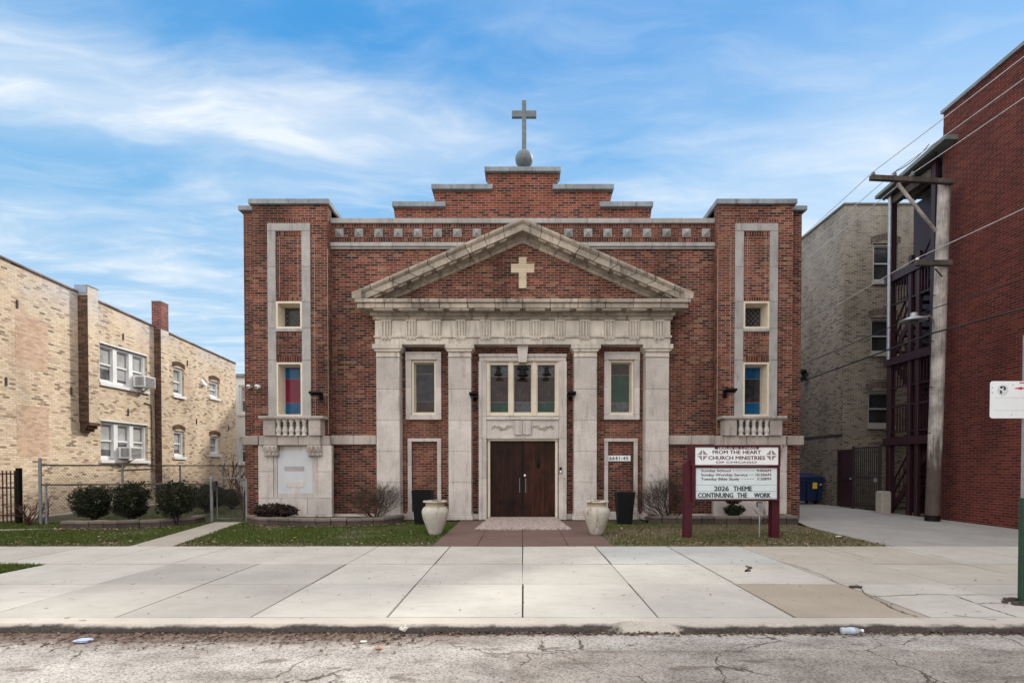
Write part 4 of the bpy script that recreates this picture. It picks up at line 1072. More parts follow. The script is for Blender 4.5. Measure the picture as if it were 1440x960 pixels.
mb = MB(); mb.box(lx0, lx1, YS_+.0, YS_+.2, lz0, lz1); lp = mb.build('letter_board', plain('board_face', (.66,.74,.76), .3, .03), t)
def zx(zx_): return sxx(965 + zx_/9.6)
def zy(zy_): return szz(615 + zy_/9.6)
YL = YS_-.0005
mb = MB()
write(mb, 'FROM THE HEART', zx(355), zx(1005), zy(220), zy(173), YL, .028); write(mb, 'CHURCH MINISTRIES', zx(300), zx(1060), zy(297), zy(249), YL, .028); write(mb, 'OF CHICAGO', zx(400), zx(950), zy(345), zy(320), YL, .03)
mb.build('header_lettering', M['lettermaroon'], t)
mb = MB(); n = 10; r = (zy(128)-zy(157))/2; cz = (zy(128)+zy(157))/2
pts = [(zx(395)+r*math.cos(q), cz+r*math.sin(q)) for q in np.linspace(math.pi/2, 3*math.pi/2, n)] + [(zx(965)+r*math.cos(q), cz+r*math.sin(q)) for q in np.linspace(-math.pi/2, math.pi/2, n)]
mb.prism(pts, YL-.004, YL); mb.build('header_ribbon', M['lettermaroon'], t)
mb = MB(); write(mb, 'JESUS IS LORD', zx(420), zx(945), zy(152), zy(132), YL-.0045, .02, th=.002); mb.build('ribbon_lettering', M['signwhite'], t)
for cxz, cyz in ((219, 238), (1147, 238)):
    mb = MB(); c = (zx(cxz), zy(cyz)); u = (zx(100)-zx(0))/100
    g1 = 9*u
    for sx_ in (-1, 1):
        for sz_ in (-1, 1):
            # quarter fan of stripes stepping outwards from a white cross
            for k, (o0, o1, ln) in enumerate(((9, 15, 70), (19, 27, 54), (31, 41, 38))):
                x0, x1 = c[0]+sx_*9*u, c[0]+sx_*ln*u; a, b = sorted((x0, x1)); p, q = sorted((c[1]+sz_*o0*u, c[1]+sz_*o1*u))
                mb.box(a, b, YL-.003, YL, p, q)
            a, b = sorted((c[0]+sx_*9*u, c[0]+sx_*17*u)); p, q = sorted((c[1]+sz_*42*u, c[1]+sz_*68*u)); mb.box(a, b, YL-.003, YL, p, q)
            a, b = sorted((c[0]+sx_*21*u, c[0]+sx_*27*u)); p, q = sorted((c[1]+sz_*42*u, c[1]+sz_*56*u)); mb.box(a, b, YL-.003, YL, p, q)
    mb.build('cross_emblem', plain('emblem_maroon', (.16,.05,.06), .5, .05), t)
mb = MB(); YL2 = YS_-.0005
for body, x0, x1, tail, tx0, tx1, d0, d1, bz in (('Sunday School', 200, 597, '9:00AM', 950, 1143, 625, 930, 461), ('Sunday Worship Service', 200, 828, '10:30AM', 938, 1143, 850, 915, 518), ('Tuesday Bible Study', 200, 718, '7:30PM', 955, 1143, 745, 925, 574)):
    write(mb, body, zx(x0), zx(x1), zy(bz), zy(bz-33), YL2, .022); write(mb, tail, zx(tx0), zx(tx1), zy(bz), zy(bz-33), YL2, .022)
    k = max(2, round((d1-d0)/38))
    for i in range(k):
        a = d0+(d1-d0)*i/k; mb.box(zx(a), zx(a+24), YL2-.003, YL2, zy(bz-14), zy(bz-19))
mb.build('service_times_lettering', M['lettermaroon'], t)
mb = MB()
for body, x0, x1, b0, t0 in (('2026', 380, 573, 717, 656), ('THEME', 638, 886, 717, 656), ('CONTINUING', 163, 634, 807, 746), ('THE', 690, 822, 807, 746), ('WORK', 920, 1138, 807, 746)):
    write(mb, body, zx(x0), zx(x1), zy(b0), zy(t0), YL2-.002, .03)
mb.build('theme_lettering', M['letterblack'], t)
mb = MB()
for q in (637, 722, 812): mb.box(lx0+.01, lx1-.01, YL2-.004, YL2, zy(q+2), zy(q-2))
mb.build('letter_rail', M['galv'], t)

# stake light under the sign
x, y = P(1074, 757, 10.55).x, 10.75
t = thing('stake_light', 'thin grey stake with a small lamp head beneath the church sign', 'garden light', (x, y, 0)); mb = MB(); mb.cyl((x, y, 0), (x+.005, y, H(712, y)), .014, n=8); mb.build('stake', M['galv'], t)
mb = MB(); mb.box(x-.05, x+.05, y-.05, y+.05, H(713, y), H(705, y)); mb.build('lamp_head', M['galv'], t, bevel=.01)

# ================================================================== buildings at left
XL = -14.7
def fl(y): return 7.36-(y-14.4)*.0535
def ML(a, d, z): return (XL-d, a, z)      # wall facing +X, a runs along Y
apt = thing('apartment_building', 'long tan common brick apartment building with dark stained chimneys', 'building', (XL-4, 15, 0))
wl = [(17.85, 20.1, 4.42, 5.78, 3), (17.85, 20.1, 1.72, 3.08, 3), (21.6, 22.28, 4.5, 5.68, 1), (21.6, 22.28, 1.9, 3.0, 1), (24.1, 24.85, 4.75, 5.52, 1), (24.1, 24.85, 2.05, 2.92, 1)]
mb = MB(); mb.wall(4, 26.3, -.1, 6.0, 0, .4, [w_[:4] for w_ in wl], ML)
mb.prism([(4, 6.0), (26.3, 6.0), (26.3, fl(26.3)), (4, fl(4))], 0, .4, ML)
mb.box(-26, XL-.41, 4, 26.3, -.1, 6.4); mb.box(-26, XL-.1, 25.9, 26.3-.001, -.1, 6.7)
apw = mb.build('side_wall', M['tan'], apt)
mb = MB()
for i in range(38):
    a = 4+i*22.3/38; b = a+22.3/38; z0, z1 = fl(a), fl(b)
    v = [(XL+.05, a+.006, z0), (XL-.46, a+.006, z0), (XL+.05, b-.006, z1), (XL-.46, b-.006, z1)]
    v += [(p[0], p[1], p[2]+.055) for p in v]; v[4] = (v[4][0]-.05, v[4][1], v[4][2]+.02); v[6] = (v[6][0]-.05, v[6][1], v[6][2]+.02)
    mb.add(v, [(0,2,3,1),(4,5,7,6),(0,1,5,4),(2,6,7,3),(0,4,6,2),(1,3,7,5)])
mb.build('coping', stone_mat('clay_tile_coping', (.14,.10,.085), var=.4, island=.3), apt)
def chimney(y0, y1, pr, ztop, zbot, zs, stackmat, capmat):
    mb = MB(); mb.box(XL+.001, XL+pr, y0, y1, zbot, fl(y1)-.05); c = mb.build('chimney', [M['tan']], apt)
    # soot-dark street-facing side as its own skin of brick
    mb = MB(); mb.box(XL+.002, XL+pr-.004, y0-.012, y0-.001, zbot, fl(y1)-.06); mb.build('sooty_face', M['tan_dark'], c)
    mb = MB(); mb.box(XL-.09, XL+pr, y0, y1, fl(y1)-.048, ztop); mb.build('stack', stackmat, c)
    mb = MB(); mb.box(XL-.10, XL+pr+.01, y0-.01, y1+.01, ztop+.002, ztop+.035); mb.build('chimney_cap', M['cap'], c)
    return c
M['stackred'] = brick_mat('stack_brick', [(.22,.06,.045), (.16,.045,.035), (.28,.08,.055), (.12,.04,.035)], (.40,.36,.33))
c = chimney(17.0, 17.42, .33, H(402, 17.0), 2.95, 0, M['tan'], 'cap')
mb = MB()
for k in range(3): mb.box(XL+.001, XL+.33-.09*k, 17.02, 17.42+.03-.01*k, 2.95-.10*(k+1), 2.95-.10*k-.003)
mb.build('corbel', M['tan_dark'], c)
mb = MB(); mb.box(XL-.10, XL+.30, 16.975, 16.985, fl(17)-.02, H(402, 17)); mb.build('flashing', plain('blue_grey_flashing', (.25,.33,.45), .5), c)
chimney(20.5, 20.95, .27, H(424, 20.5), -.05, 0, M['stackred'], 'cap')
def sash(parent, Mf, a0, a1, z0, z1, n, dark=None, fmat='white_paint'):
    mb = MB(); mb.wall(a0, a1, z0, z1, .07, .15, [(a0+(a1-a0)*i/n+.09, a0+(a1-a0)*(i+1)/n-.09, z0+.09, z1-.09) for i in range(n)], Mf)
    for i in range(n):
        p, q = a0+(a1-a0)*i/n+.09, a0+(a1-a0)*(i+1)/n-.09; zm = (z0+z1)/2
        mb.wall(p, q, zm-.03, z1-.09, .12, .16, [(p+.035, q-.035, zm+.025, z1-.13)], Mf); mb.wall(p, q, z0+.09, zm+.02, .15, .19, [(p+.035, q-.035, z0+.14, zm-.02)], Mf)
    o = mb.build('window', M[fmat], parent)
    mb = MB()
    for i in range(n):
        p, q = a0+(a1-a0)*i/n+.1, a0+(a1-a0)*(i+1)/n-.1; zm = (z0+z1)/2; u_ = random.uniform(.3, .8)
        zb = z1-.1-(z1-z0)*u_
        mb.mbox(Mf, p+.02, q-.02, .17, .20, zb, z1-.1, 1); mb.mbox(Mf, p+.02, q-.02, .17, .20, z0+.1, zb, 0)
    mb.build('pane', [M['g_mid'], M['g_curtain']] if not dark else [M[dark], M[dark]], o)
    mb = MB(); mb.mbox(Mf, a0-.05, a1+.05, -.07, .12, z0-.11, z0-.003); mb.build('sill', M[fmat], o)
    if n > 1:
        mb = MB(); mb.mbox(Mf, a0-.02, a1+.02, -.02, .08, z1+.0, z1+.05); mb.build('lintel', M['white_paint'], o)
    return o
for i, w_ in enumerate(wl): sash(apt, ML, *w_)
# arched brick heads over the single windows
for (a, b, z0, z1, n) in wl[2:]:
    mb = MB(); k = 9
    for i in range(k):
        t0, t1 = i/k, (i+.9)/k; zz = lambda t: z1-.02+.10*math.sin(math.pi*t)
        mb.prism([(a-.08+(b-a+.16)*t0, zz(t0)), (a-.08+(b-a+.16)*t1, zz(t1)), (a-.08+(b-a+.16)*t1, zz(t1)+.2), (a-.08+(b-a+.16)*t0, zz(t0)+.2)], -.006, .01, ML)
    mb.build('window_arch', M['tan_dark'], apt)
# bricked-in openings and wall anchors
mb = MB()
for (z0, z1) in ((4.4, 5.9), (1.8, 3.3)): mb.mbox(ML, 14.9, 15.9, -.004, .01, z0, z1)
islands(mb, 'bricked_opening', brick_mat('pink_infill_brick', [(.60,.42,.30), (.64,.46,.33), (.52,.36,.26), (.66,.5,.37)], (.50,.40,.31), dirt=(.8,.9), bw=.16), apt)
mb = MB()
for (a, z) in ((14.95, 6.2), (18.9, 6.25), (14.6, 3.9), (16.7, 3.95), (19.1, 3.5), (22.5, 6.0), (23.1, 3.5), (25.6, 3.4)): mb.mbox(ML, a-.02, a+.02, -.03, .01, z-.12, z+.12)
islands(mb, 'wall_anchor', M['darkmetal'], apt)
mb = MB(); mb.tube([(XL+.03, 19.9, 3.95), (XL+.03, 20.25, 3.9), (XL+.03, 20.28, 3.6), (XL+.03, 20.28, 1.4), (XL+.03, 18.6, 1.35)], .018, 6); mb.build('conduit', M['darkmetal'], apt)
# air conditioners
def ac(y0, y1, z0, z1, label):
    t = thing('air_conditioner', label, 'air conditioner', (XL+.1, (y0+y1)/2, z0), 'window air conditioners'); mb = MB(); mb.box(XL-.05, XL+.40, y0, y1, z0, z1); mb.build('case', M['white_paint'], t, bevel=.01)
    mb = MB()
    for k in range(8): mb.box(XL+.401, XL+.41, y0+.04, y1-.04, z0+.03+k*(z1-z0-.05)/8, z0+.03+(k+.45)*(z1-z0-.05)/8)
    for k in range(7): mb.box(XL+.06+k*.045, XL+.08+k*.045, y0-.006, y0-.001, z0+.05, z1-.05)
    mb.build('grille', M['black'], t)
    mb = MB(); mb.cyl((XL+.35, (y0+y1)/2, z0), (XL, (y0+y1)/2, z0-.18), .015, n=5); mb.build('bracket', M['darkmetal'], t)
ac(19.42, 20.0, 4.50, 4.92, 'white air conditioner in the upper storey window of the tan building')
ac(18.68, 19.26, 1.78, 2.20, 'white air conditioner in the ground floor window of the tan building')
t = thing('wall_vent', 'small white hooded vent between the upper windows of the tan building', 'vent', (XL, 23.55, 5.25)); mb = MB(); mb.prism([(0, 5.2), (.18, 5.2), (0, 5.45)], 23.45, 23.66, lambda a, d, z: (XL+a, d, z)); mb.build('hood', M['white_paint'], t)
# white sided house behind
def siding():
    m, nt, b = new_mat('white_clapboard'); g = N(nt, 'ShaderNodeNewGeometry'); s = N(nt, 'ShaderNodeSeparateXYZ'); L(nt, g.outputs['Position'], s.inputs[0])
    f = math_(nt, 'FRACT', math_(nt, 'DIVIDE', s.outputs[2], .13)); cc = mixc(nt, smooth(nt, f, .86, .95), (.86,.86,.85), (.45,.45,.46)); L(nt, cc, b.inputs['Base Color']); b.inputs['Roughness'].default_value = .6; bump(nt, b, f, .4, .02); return m
hs_ = thing('sided_house', 'white clapboard house glimpsed between the tan building and the church', 'house', (-13, 31, 0))
Mh = lambda a, d, z: (a, 28+d, z)
wh = [(-15.5, -14.65, 4.35, 5.9), (-15.5, -14.65, 1.6, 3.05)]
mb = MB(); mb.wall(-17.2, -10, 0, 6.35, 0, .3, wh, Mh); mb.box(-17.2, -10, 28.31, 36, 0, 6.3); mb.build('wall', siding(), hs_)
mb = MB(); mb.box(-17.35, -9.8, 27.85, 36.2, 6.352, 6.5); mb.build('roof', M['cap'], hs_)
for w_ in wh: sash(hs_, Mh, *w_, 1)

# ================================================================== buildings at right
XR = 11.8
redb = thing('red_building', 'tall plain red brick building beside the alley', 'building', (18, 5, 0))
ZR = P(1321, 160, 14.5).z
mb = MB(); mb.box(XR, 26, -6, 14.5, -.1, ZR); mb.build('wall', M['red'], redb)
mb = MB()
for i in range(12): mb.box(XR-.06, XR+.35, -6+i*1.712, -6+(i+1)*1.712-.006, ZR+.002, ZR+.09)
mb.build('coping', M['cap'], redb)
mb = MB(); mb.cyl((XR+.12, 14.58, 0.1), (XR+.12, 14.58, ZR-.3), .05, n=8); mb.build('downspout', M['galv'], redb)
# rear buff brick building
XB, YB_ = 11.86, 19.0; ZB = H(288.5, 19.0)
rear = thing('rear_building', 'weathered buff brick building standing behind the fire escape', 'building', (15, 26, 0))
Mr = lambda a, d, z: (a, YB_+d, z)
wr = [(P(1227, 400, 19).x, P(1263, 400, 19).x, H(396, 19), H(342, 19)), (P(1225, 400, 19).x, P(1261, 400, 19).x, H(497, 19), H(446, 19)), (P(1222, 400, 19).x, P(1258, 400, 19).x, H(599, 19), H(549, 19))]
mb = MB(); mb.wall(XB, 15.1, -.1, ZB, 0, .4, wr, Mr); mb.box(XB+.001, 15.1-.001, YB_+.41, 36, -.1, ZB-.002); mb.box(15.11, 22, 19.6, 36, -.1, ZB-.55); mb.box(XB, XB+.3, YB_+.4, 36, -.1, ZB-.001); mb.build('wall', M['rear'], rear)
mb = MB(); mb.box(XB-.05, 15.15, YB_-.04, YB_+.5, ZB+.001, ZB+.07); mb.box(XB-.05, XB+.45, YB_+.505, 36.1, ZB+.002, ZB+.075); mb.cyl((XB+.5, 19.4, ZB), (XB+.5, 19.4, ZB+.18), .25, n=12); mb.build('coping', stone_mat('dark_tile_coping', (.16,.14,.12)), rear)
for w_ in wr:
    o = sash(rear, Mr, *w_, 1, dark='g_dark', fmat='greypaint')
arch_m = brick_mat('dark_arch_brick', [(.12,.09,.075), (.16,.12,.10), (.09,.07,.06)], (.24,.2,.17), soldier=True)
for (a, b, z0, z1) in wr:
    mb = MB(); k = 12
    for i in range(k):
        t0, t1 = i/k, (i+.88)/k; zz = lambda t: z1+.0+.13*math.sin(math.pi*t); A = lambda t: a-.08+(b-a+.16)*t
        mb.prism([(A(t0), zz(t0)), (A(t1), zz(t1)), (A(t1), zz(t1)+.22), (A(t0), zz(t0)+.22)], -.012, .01, Mr)
    mb.build('window_arch', arch_m, rear)
mb = MB(); mb.box(XB-.012, XB+.01, YB_, 30, 2.6, 2.7); mb.build('water_table', M['darkmetal'], rear)
x, y, z = XB-.12, 21.4, 5.25
t = thing('alley_floodlight', 'black double floodlight on the side of the buff brick building', 'floodlight', (x, y, z)); mb = MB()
mb.lathe([(.02, -.22), (.14, -.16), (.10, -.05), (.06, 0), (.05, .06), (.12, .10), (.15, .18), (.10, .26), (.02, .28)], (x-.05, y, z), 12); mb.build('lamp_head', M['black'], t)
mb = MB(); mb.cyl((x, y, z), (XB, y, z+.05), .03, n=8); mb.build('bracket', M['black'], t)

# wooden back porch
por = thing('back_porch', 'dark plum timber back porch stairs behind the red building', 'porch', (13, 16, 0))
XP = 11.78
FL = [2.4, 4.95, 7.6]
for (y, w_, zt_, mt) in ((16.45, .17, 10.15, 'purple'), (15.62, .12, 7.9, 'purple'), (15.3, .12, 7.9, 'purple'), (14.75, .14, 10.3, 'purple')):
    mb = MB(); mb.box(XP, XP+w_, y, y+w_, -.05, zt_); mb.build('column', M[mt], por, bevel=.006)
for xx in (15.0,):
    for y in (16.45, 14.75):
        mb = MB(); mb.box(xx, xx+.15, y, y+.15, -.05, 10.2); mb.build('column', M['purple'], por)
mb = MB(); mb.cyl((XP-.09, 16.42, 4.9), (XP-.09, 16.42, 10.1), .05, n=10); mb.build('downspout', M['galv'], por)
for i, z in enumerate(FL):
    mb = MB(); mb.box(XP-.05, XP-.004, 14.6, 16.7, z-.24, z); mb.box(XP, 15.1, 16.63, 16.7, z-.24, z); mb.build('beam', M['purple'], por)
    mb = MB()
    for k in range(14): mb.box(XP+.2, 15.1, 14.62+k*.142, 14.62+k*.142+.132, z+.002, z+.04)
    for k in range(5): mb.box(XP+.3+k*.8, XP+.35+k*.8, 14.62, 16.6, z-.2, z-.001)
    mb.build('landing', M['purple'], por)
    if i: z -= 1.15
    mb = MB(); mb.box(XP+.02, XP+.08, 14.6, 16.6, z+.95, z+1.02); mb.box(XP+.02, XP+.08, 14.6, 16.6, z+.15, z+.2)
    for k in range(17): mb.box(XP+.035, XP+.065, 14.65+k*.118, 14.68+k*.118, z+.2, z+.95)
    mb.build('railing', M['purple'], por)
for z0, z1, d in ((0.0, 2.4, 1), (2.4, 4.95, -1), (4.95, 7.6, 1)):
    ya, yb_ = (16.5, 14.8) if d > 0 else (14.8, 16.5)
    mb = MB()
    for xx in (XP+.14, XP+1.0):
        mb.prism([(ya, z0), (ya+.0, z0+.26), (yb_, z1+.0), (yb_, z1-.26)], xx, xx+.05, lambda a, d_, z: (d_, a, z))
    for k in range(12):
        f = (k+.5)/12; y = ya+(yb_-ya)*f; z = z0+(z1-z0)*f; mb.box(XP+.2, XP+1.0, y-.12, y+.12, z+.05, z+.085)
    mb.build('stair_flight', M['purple'], por)
    mb = MB()
    for h in (.55, .95): mb.prism([(ya, z0+h), (ya, z0+h+.06), (yb_, z1+h+.06), (yb_, z1+h)], XP+.13, XP+.18, lambda a, d_, z: (d_, a, z))
    for k in range(9):
        f = (k+.5)/9; y = ya+(yb_-ya)*f; z = z0+(z1-z0)*f; mb.box(XP+.145, XP+.165, y-.012, y+.012, z+.1, z+.95)
    mb.build('stair_rail', M['purple'], por)
mb = MB()
za_, zb_ = P(1322, 203, 14.2).z, P(1237, 277, 16.6).z
mb.prism([(14.0, za_+.02), (16.75, zb_), (16.75, zb_+.10), (14.0, za_+.14)], XP-.35, 15.6, lambda a, d_, z: (d_, a, z))
pr_ = mb.build('roof', plain('grey_green_roof_edge', (.14,.17,.16), .7), por)
mb = MB()
for k in range(8): mb.prism([(14.5, za_-.10), (16.6, zb_-.12), (16.6, zb_-.002), (14.5, za_-.02)], XP-.2+k*.5, XP-.15+k*.5, lambda a, d_, z: (d_, a, z))
mb.build('rafter', M['purple'], pr_)
mb = MB(); mb.box(XP-.02, XP+.16, 14.9, 16.6, zb_-.30, zb_-.08); mb.build('beam', M['arm'], por)
mb = MB(); mb.box(12.6, 12.66, 14.6, 16.62, 0, 9.9); mb.box(12.67, 15.5, 14.55, 14.6, 0, 10); mb.build('dark_backing', M['purple'], por)  # backing boards added to make the inside of the porch look dark
# iron gate between the porch and the rear building
gt = thing('iron_gate', 'dark iron bar fence with a solid door between porch and buff building', 'gate', (XP-.1, 17.7, 0))
mb = MB()
for k in range(13): mb.box(11.64, 11.665, 16.75+k*.1, 16.775+k*.1, .08, 2.15)
for z in (.15, 1.1, 2.1): mb.box(11.635, 11.67, 16.72, 18.0, z, z+.05)
mb.build('bars', M['darkmetal'], gt)
mb = MB(); mb.box(11.62, 11.68, 16.66, 16.72, 0, 2.2); mb.box(11.62, 11.68, 18.0, 18.07, 0, 2.2); mb.build('gate_post', M['darkmetal'], gt)
mb = MB(); mb.wall(18.08, 18.95, .05, 2.1, 0, .05, [(18.16, 18.87, 1.1, 2.0), (18.16, 18.87, .15, 1.0)], lambda a, d, z: (11.64+d, a, z)); mb.box(11.66, 11.68, 18.15, 18.88, .14, 2.01); dr = mb.build('door', M['purple'], gt)
mb = MB(); mb.cyl((11.6, 18.15, 1.05), (11.64, 18.15, 1.05), .035, n=10); mb.build('handle', M['galv'], dr)
mb = MB(); mb.box(11.60, 11.63, 16.80, 16.92, .98, 1.10); mb.build('lock', M['galv'], gt)
# passage behind
# concrete guard post
v = P(1243.5, 722, 16.05); t = thing('guard_post', 'square concrete guard post at the corner of the porch', 'bollard', (v.x, 16.05, 0)); mb = MB(); mb.box(v.x-.15, v.x+.15, 15.95, 16.25, -.02, H(692, 16.05)); mb.build('shaft', M['walk'], t, bevel=.02)
mb = MB(); mb.prism([(v.x-.15, H(692, 16.05)+.001), (v.x+.15, H(692, 16.05)+.001), (v.x+.11, H(692, 16.05)+.04), (v.x-.11, H(692, 16.05)+.04)], 15.97, 16.23); mb.build('cap', M['walk'], t)
# dumpster
dx0, dx1, dy0, dy1 = 10.15, 11.72, 20.0, 21.0
t = thing('dumpster', 'blue metal dumpster with yellow sticker in the alley', 'dumpster', (10.9, 20.5, 0)); mb = MB()
mb.prism([(dy0+.08, .15), (dy1, .15), (dy1, 1.18), (dy0-.05, 1.02), (dy0-.05, .98)], dx0, dx1, lambda a, d, z: (d, a, z))
for k in range(4): mb.box(dx0+.1+k*.42, dx0+.16+k*.42, dy0-.075, dy0+.05, .2, .98)
mb.box(dx0-.08, dx1+.08, dy0-.1, dy0-.051, .9, 1.0); mb.build('bin_body', M['bluebin'], t, bevel=.01)
mb = MB(); mb.prism([(dy0-.1, 1.03), (dy1+.03, 1.2), (dy1+.03, 1.24), (dy0-.1, 1.07)], dx0-.03, dx1+.03, lambda a, d, z: (d, a, z)); mb.build('lid', M['bluebin'], t)
mb = MB(); mb.box(dx1-.42, dx1-.24, dy0-.058, dy0-.05, .62, .86); mb.build('sticker', M['yellow'], t)
for xx in (dx0+.15, dx1-.15):
    for yy in (dy0+.2, dy1-.15):
        mb = MB(); mb.cyl((xx-.03, yy, .08), (xx+.03, yy, .08), .08, n=12); mb.build('wheel', M['black'], t)
for xx in (dx0+.12, dx1-.12):
    mb = MB(); mb.cyl((xx, dy0-.09, .78), (xx, dy0-.04, .78), .03, n=8); mb.build('reflector', M['signwhite'], t)

# ================================================================== utility pole, lamp, wires
YU = 14.0; pb, pt = P(1311, 732, YU), P(1328, 257, YU)
pole = thing('utility_pole', 'weathered wooden utility pole leaning by the alley', 'utility pole', (pb.x, YU, 0))
mb = MB(); n = 14; pts = [Vector((pb.x, YU, -.05)).lerp(Vector((pt.x, YU, pt.z)), i/n) for i in range(n+1)]; mb.tube(pts, [.172-.03*i/n for i in range(n+1)], 16); mb.build('shaft', M['pole'], pole)
mb2 = MB(); mb2.tube([Vector((pb.x, YU, -.04)), Vector((pb.x, YU, .16))], [.178, .175], 16); mb2.build('tarred_foot', M['black'], pole)
al, ar = P(1224, 250, YU-.2), P(1340, 256, YU-.2)
mb = MB(); d = (ar-al).normalized(); up = Vector((-d.z, 0, d.x))
mb.add([p + up*h + Vector((0, q, 0)) for p in (al, ar) for q in (-.055, .055) for h in (-.06, .06)], [(0,1,3,2),(4,6,7,5),(0,4,5,1),(2,3,7,6),(0,2,6,4),(1,5,7,3)]); ca = mb.build('crossarm', M['arm'], pole)
XW = [P(1228, 244, YU-.2).x, P(1258, 246, YU-.2).x, P(1283, 250, YU-.2).x]
ZW = al.z + .16
for xx in XW:
    mb = MB(); mb.lathe([(.02, 0), (.05, .02), (.05, .05), (.035, .06), (.05, .08), (.03, .12), (.01, .13)], (xx, YU-.2, al.z+.03), 10); mb.build('insulator', M['rust'], ca)
b0, b1 = P(1262, 258, YU-.25), P(1316, 325, YU-.2)
mb = MB(); mb.cyl(b0, b1, .045, n=6); mb.build('brace', M['pole'], pole)
l0, l1 = P(1287, 368, YU-.2), P(1337, 371, YU-.2)
mb = MB(); mb.box(l0.x, l1.x, YU-.26, YU-.15, l1.z-.05, l0.z+.03); la = mb.build('crossarm', M['arm'], pole)
mb = MB(); mb.cyl(P(1315, 378, YU-.2), P(1325, 389, YU-.18), .02, n=5); mb.build('brace', M['arm'], pole)
mb = MB(); mb.lathe([(.02, 0), (.04, .02), (.04, .06), (.01, .08)], (l0.x+.06, YU-.2, l0.z+.03), 8); mb.build('insulator', M['signwhite'], la)
mb = MB()
for k in range(9):
    z = 2.4+k*.62; x = pb.x+(pt.x-pb.x)*z/pt.z; mb.cyl((x+.17*(1 if k % 2 else -1), YU-.05, z), (x+.25*(1 if k % 2 else -1), YU-.06, z), .012, n=5)
islands(mb, 'climbing_step', M['darkmetal'], pole)
# alley lamp on the pole
lh = P(1285, 448, YU-.4); la_ = P(1313, 461, YU-.15)
t = thing('alley_lamp', 'grey alley light on a curved arm fixed to the utility pole', 'street lamp', (la_.x, YU-.15, la_.z))
mb = MB(); mb.tube([la_, la_+Vector((-.05, -.05, .18)), la_+Vector((-.22, -.15, .28)), lh+Vector((.1, 0, .02))], .022, 8); mb.build('arm', M['galv'], t)
mb = MB(); mb.lathe([(.03, .16), (.08, .15), (.08, .07), (.12, .05), (.30, -.03), (.31, -.06), (.26, -.07), (.08, -.05)], lh, 20); mb.build('lamp_shade', M['galv'], t)
mb = MB(); mb.lathe([(.10, -.06), (.10, -.10), (.05, -.14), (.01, -.15)], lh, 12); mb.build('bulb', M['g_pale'], t)
def wire(label, x, z, r, sag=.35, mat='galv', y0=-16, y1=46, x0=None, x1=None):
    pts = []
    for (ya, yb_, xa, xb) in ((y0, YU-.2, x0 if x0 is not None else x, x), (YU-.2, y1, x, x1 if x1 is not None else x)):
        for i in range(24):
            f = i/24; pts.append((xa+(xb-xa)*f, ya+(yb_-ya)*f, z-sag*4*f*(1-f)))
    pts.append((x1 if x1 is not None else x, y1, z))
    mb = MB(); mb.tube(pts, r, 5); o = mb.build('utility_wire', M[mat], base=(x, YU, z)); return tag(o, label, 'wire', 'overhead wires along the alley')
M['wirelight'] = plain('pale_wire', (.55,.56,.58), .5)
M['wiredark'] = plain('dark_cable', (.03,.03,.032), .6)
wire('pale overhead wire on the outermost insulator of the long crossarm', XW[0], ZW, .010, .45, 'wirelight')
wire('pale overhead wire on the second insulator of the long crossarm', XW[1], ZW, .010, .45, 'wirelight')
wire('pale overhead wire on the crossarm where the brace meets it', XW[2], ZW-.05, .011, .45, 'wirelight')
wire('pale overhead wire on the short lower crossarm', l0.x+.06, l0.z+.1, .011, .4, 'wirelight')
wire('thin dark cable passing the pole just above the alley lamp', 11.0, P(1310, 437, YU).z, .014, .35, 'wiredark')
wire('thick dark cable, lowest of the overhead lines', 11.0, P(1310, 471, YU).z, .024, .35, 'wiredark')
mb = MB(); a_ = Vector((XW[1], YU-.2, ZW)); b_ = Vector((XP-.3, 14.6, za_+.25))
mb.tube([a_.lerp(b_, f)-Vector((0, 0, .1*4*f*(1-f))) for f in np.linspace(0, 1, 10)], .012, 5); o = mb.build('service_drop', M['wiredark'], base=a_); tag(o, 'short dark service wire from the crossarm to the porch roof', 'wire')

# ================================================================== parking sign at right edge
YK = 5.6; px_ = P(1443, 700, YK).x
t = thing('parking_sign', 'white parking sign with red arrow on a green steel post', 'street sign', (px_, YK, 0))
M['greenpost'] = plain('green_post_paint', (.012,.045,.025), .5, .3)
mb = MB(); mb.box(px_-.022, px_+.022, YK, YK+.04, 1.1, H(470, YK)); mb.build('upper_post', M['galv'], t)
mb = MB(); mb.wall(px_-.035, px_+.035, -.02, 1.15, YK-.005, YK+.05, [(px_-.012, px_+.012, .17+k*.2, .20+k*.2) for k in range(5)]); mb.build('post', M['greenpost'], t, bevel=.004)
def rr(x0, x1, z0, z1, r, n=6):
    p = []
    for cx_, cz_, a0 in ((x1-r, z1-r, 0), (x0+r, z1-r, 90), (x0+r, z0+r, 180), (x1-r, z0+r, 270)): p += [(cx_+r*math.cos(R(a0+90*i/n)), cz_+r*math.sin(R(a0+90*i/n))) for i in range(n+1)]
    return p
sx0, sx1, sz0, sz1 = P(1391, 560, YK).x, P(1487, 560, YK).x, H(588, YK), H(536, YK)
mb = MB(); mb.prism(rr(sx0, sx1, sz0, sz1, .03), YK-.012, YK-.008); pl_ = mb.build('sign_plate', M['signwhite'], t)
cx_, cz_ = P(1408.5, 548, YK).x, H(548.5, YK); mb = MB(); mb.prism([(cx_+.06*math.cos(q), cz_+.06*math.sin(q)) for q in np.linspace(0, 2*math.pi, 28, False)], YK-.0145, YK-.0125); mb.build('pictogram_disc', plain('pale_grey_disc', (.62,.64,.66), .5, .03), pl_)
mb = MB(); write(mb, 'P', cx_-.028, cx_+.03, cz_-.038, cz_+.040, YK-.015, .02, th=.002); mb.build('pictogram_letter', M['letterblack'], pl_)
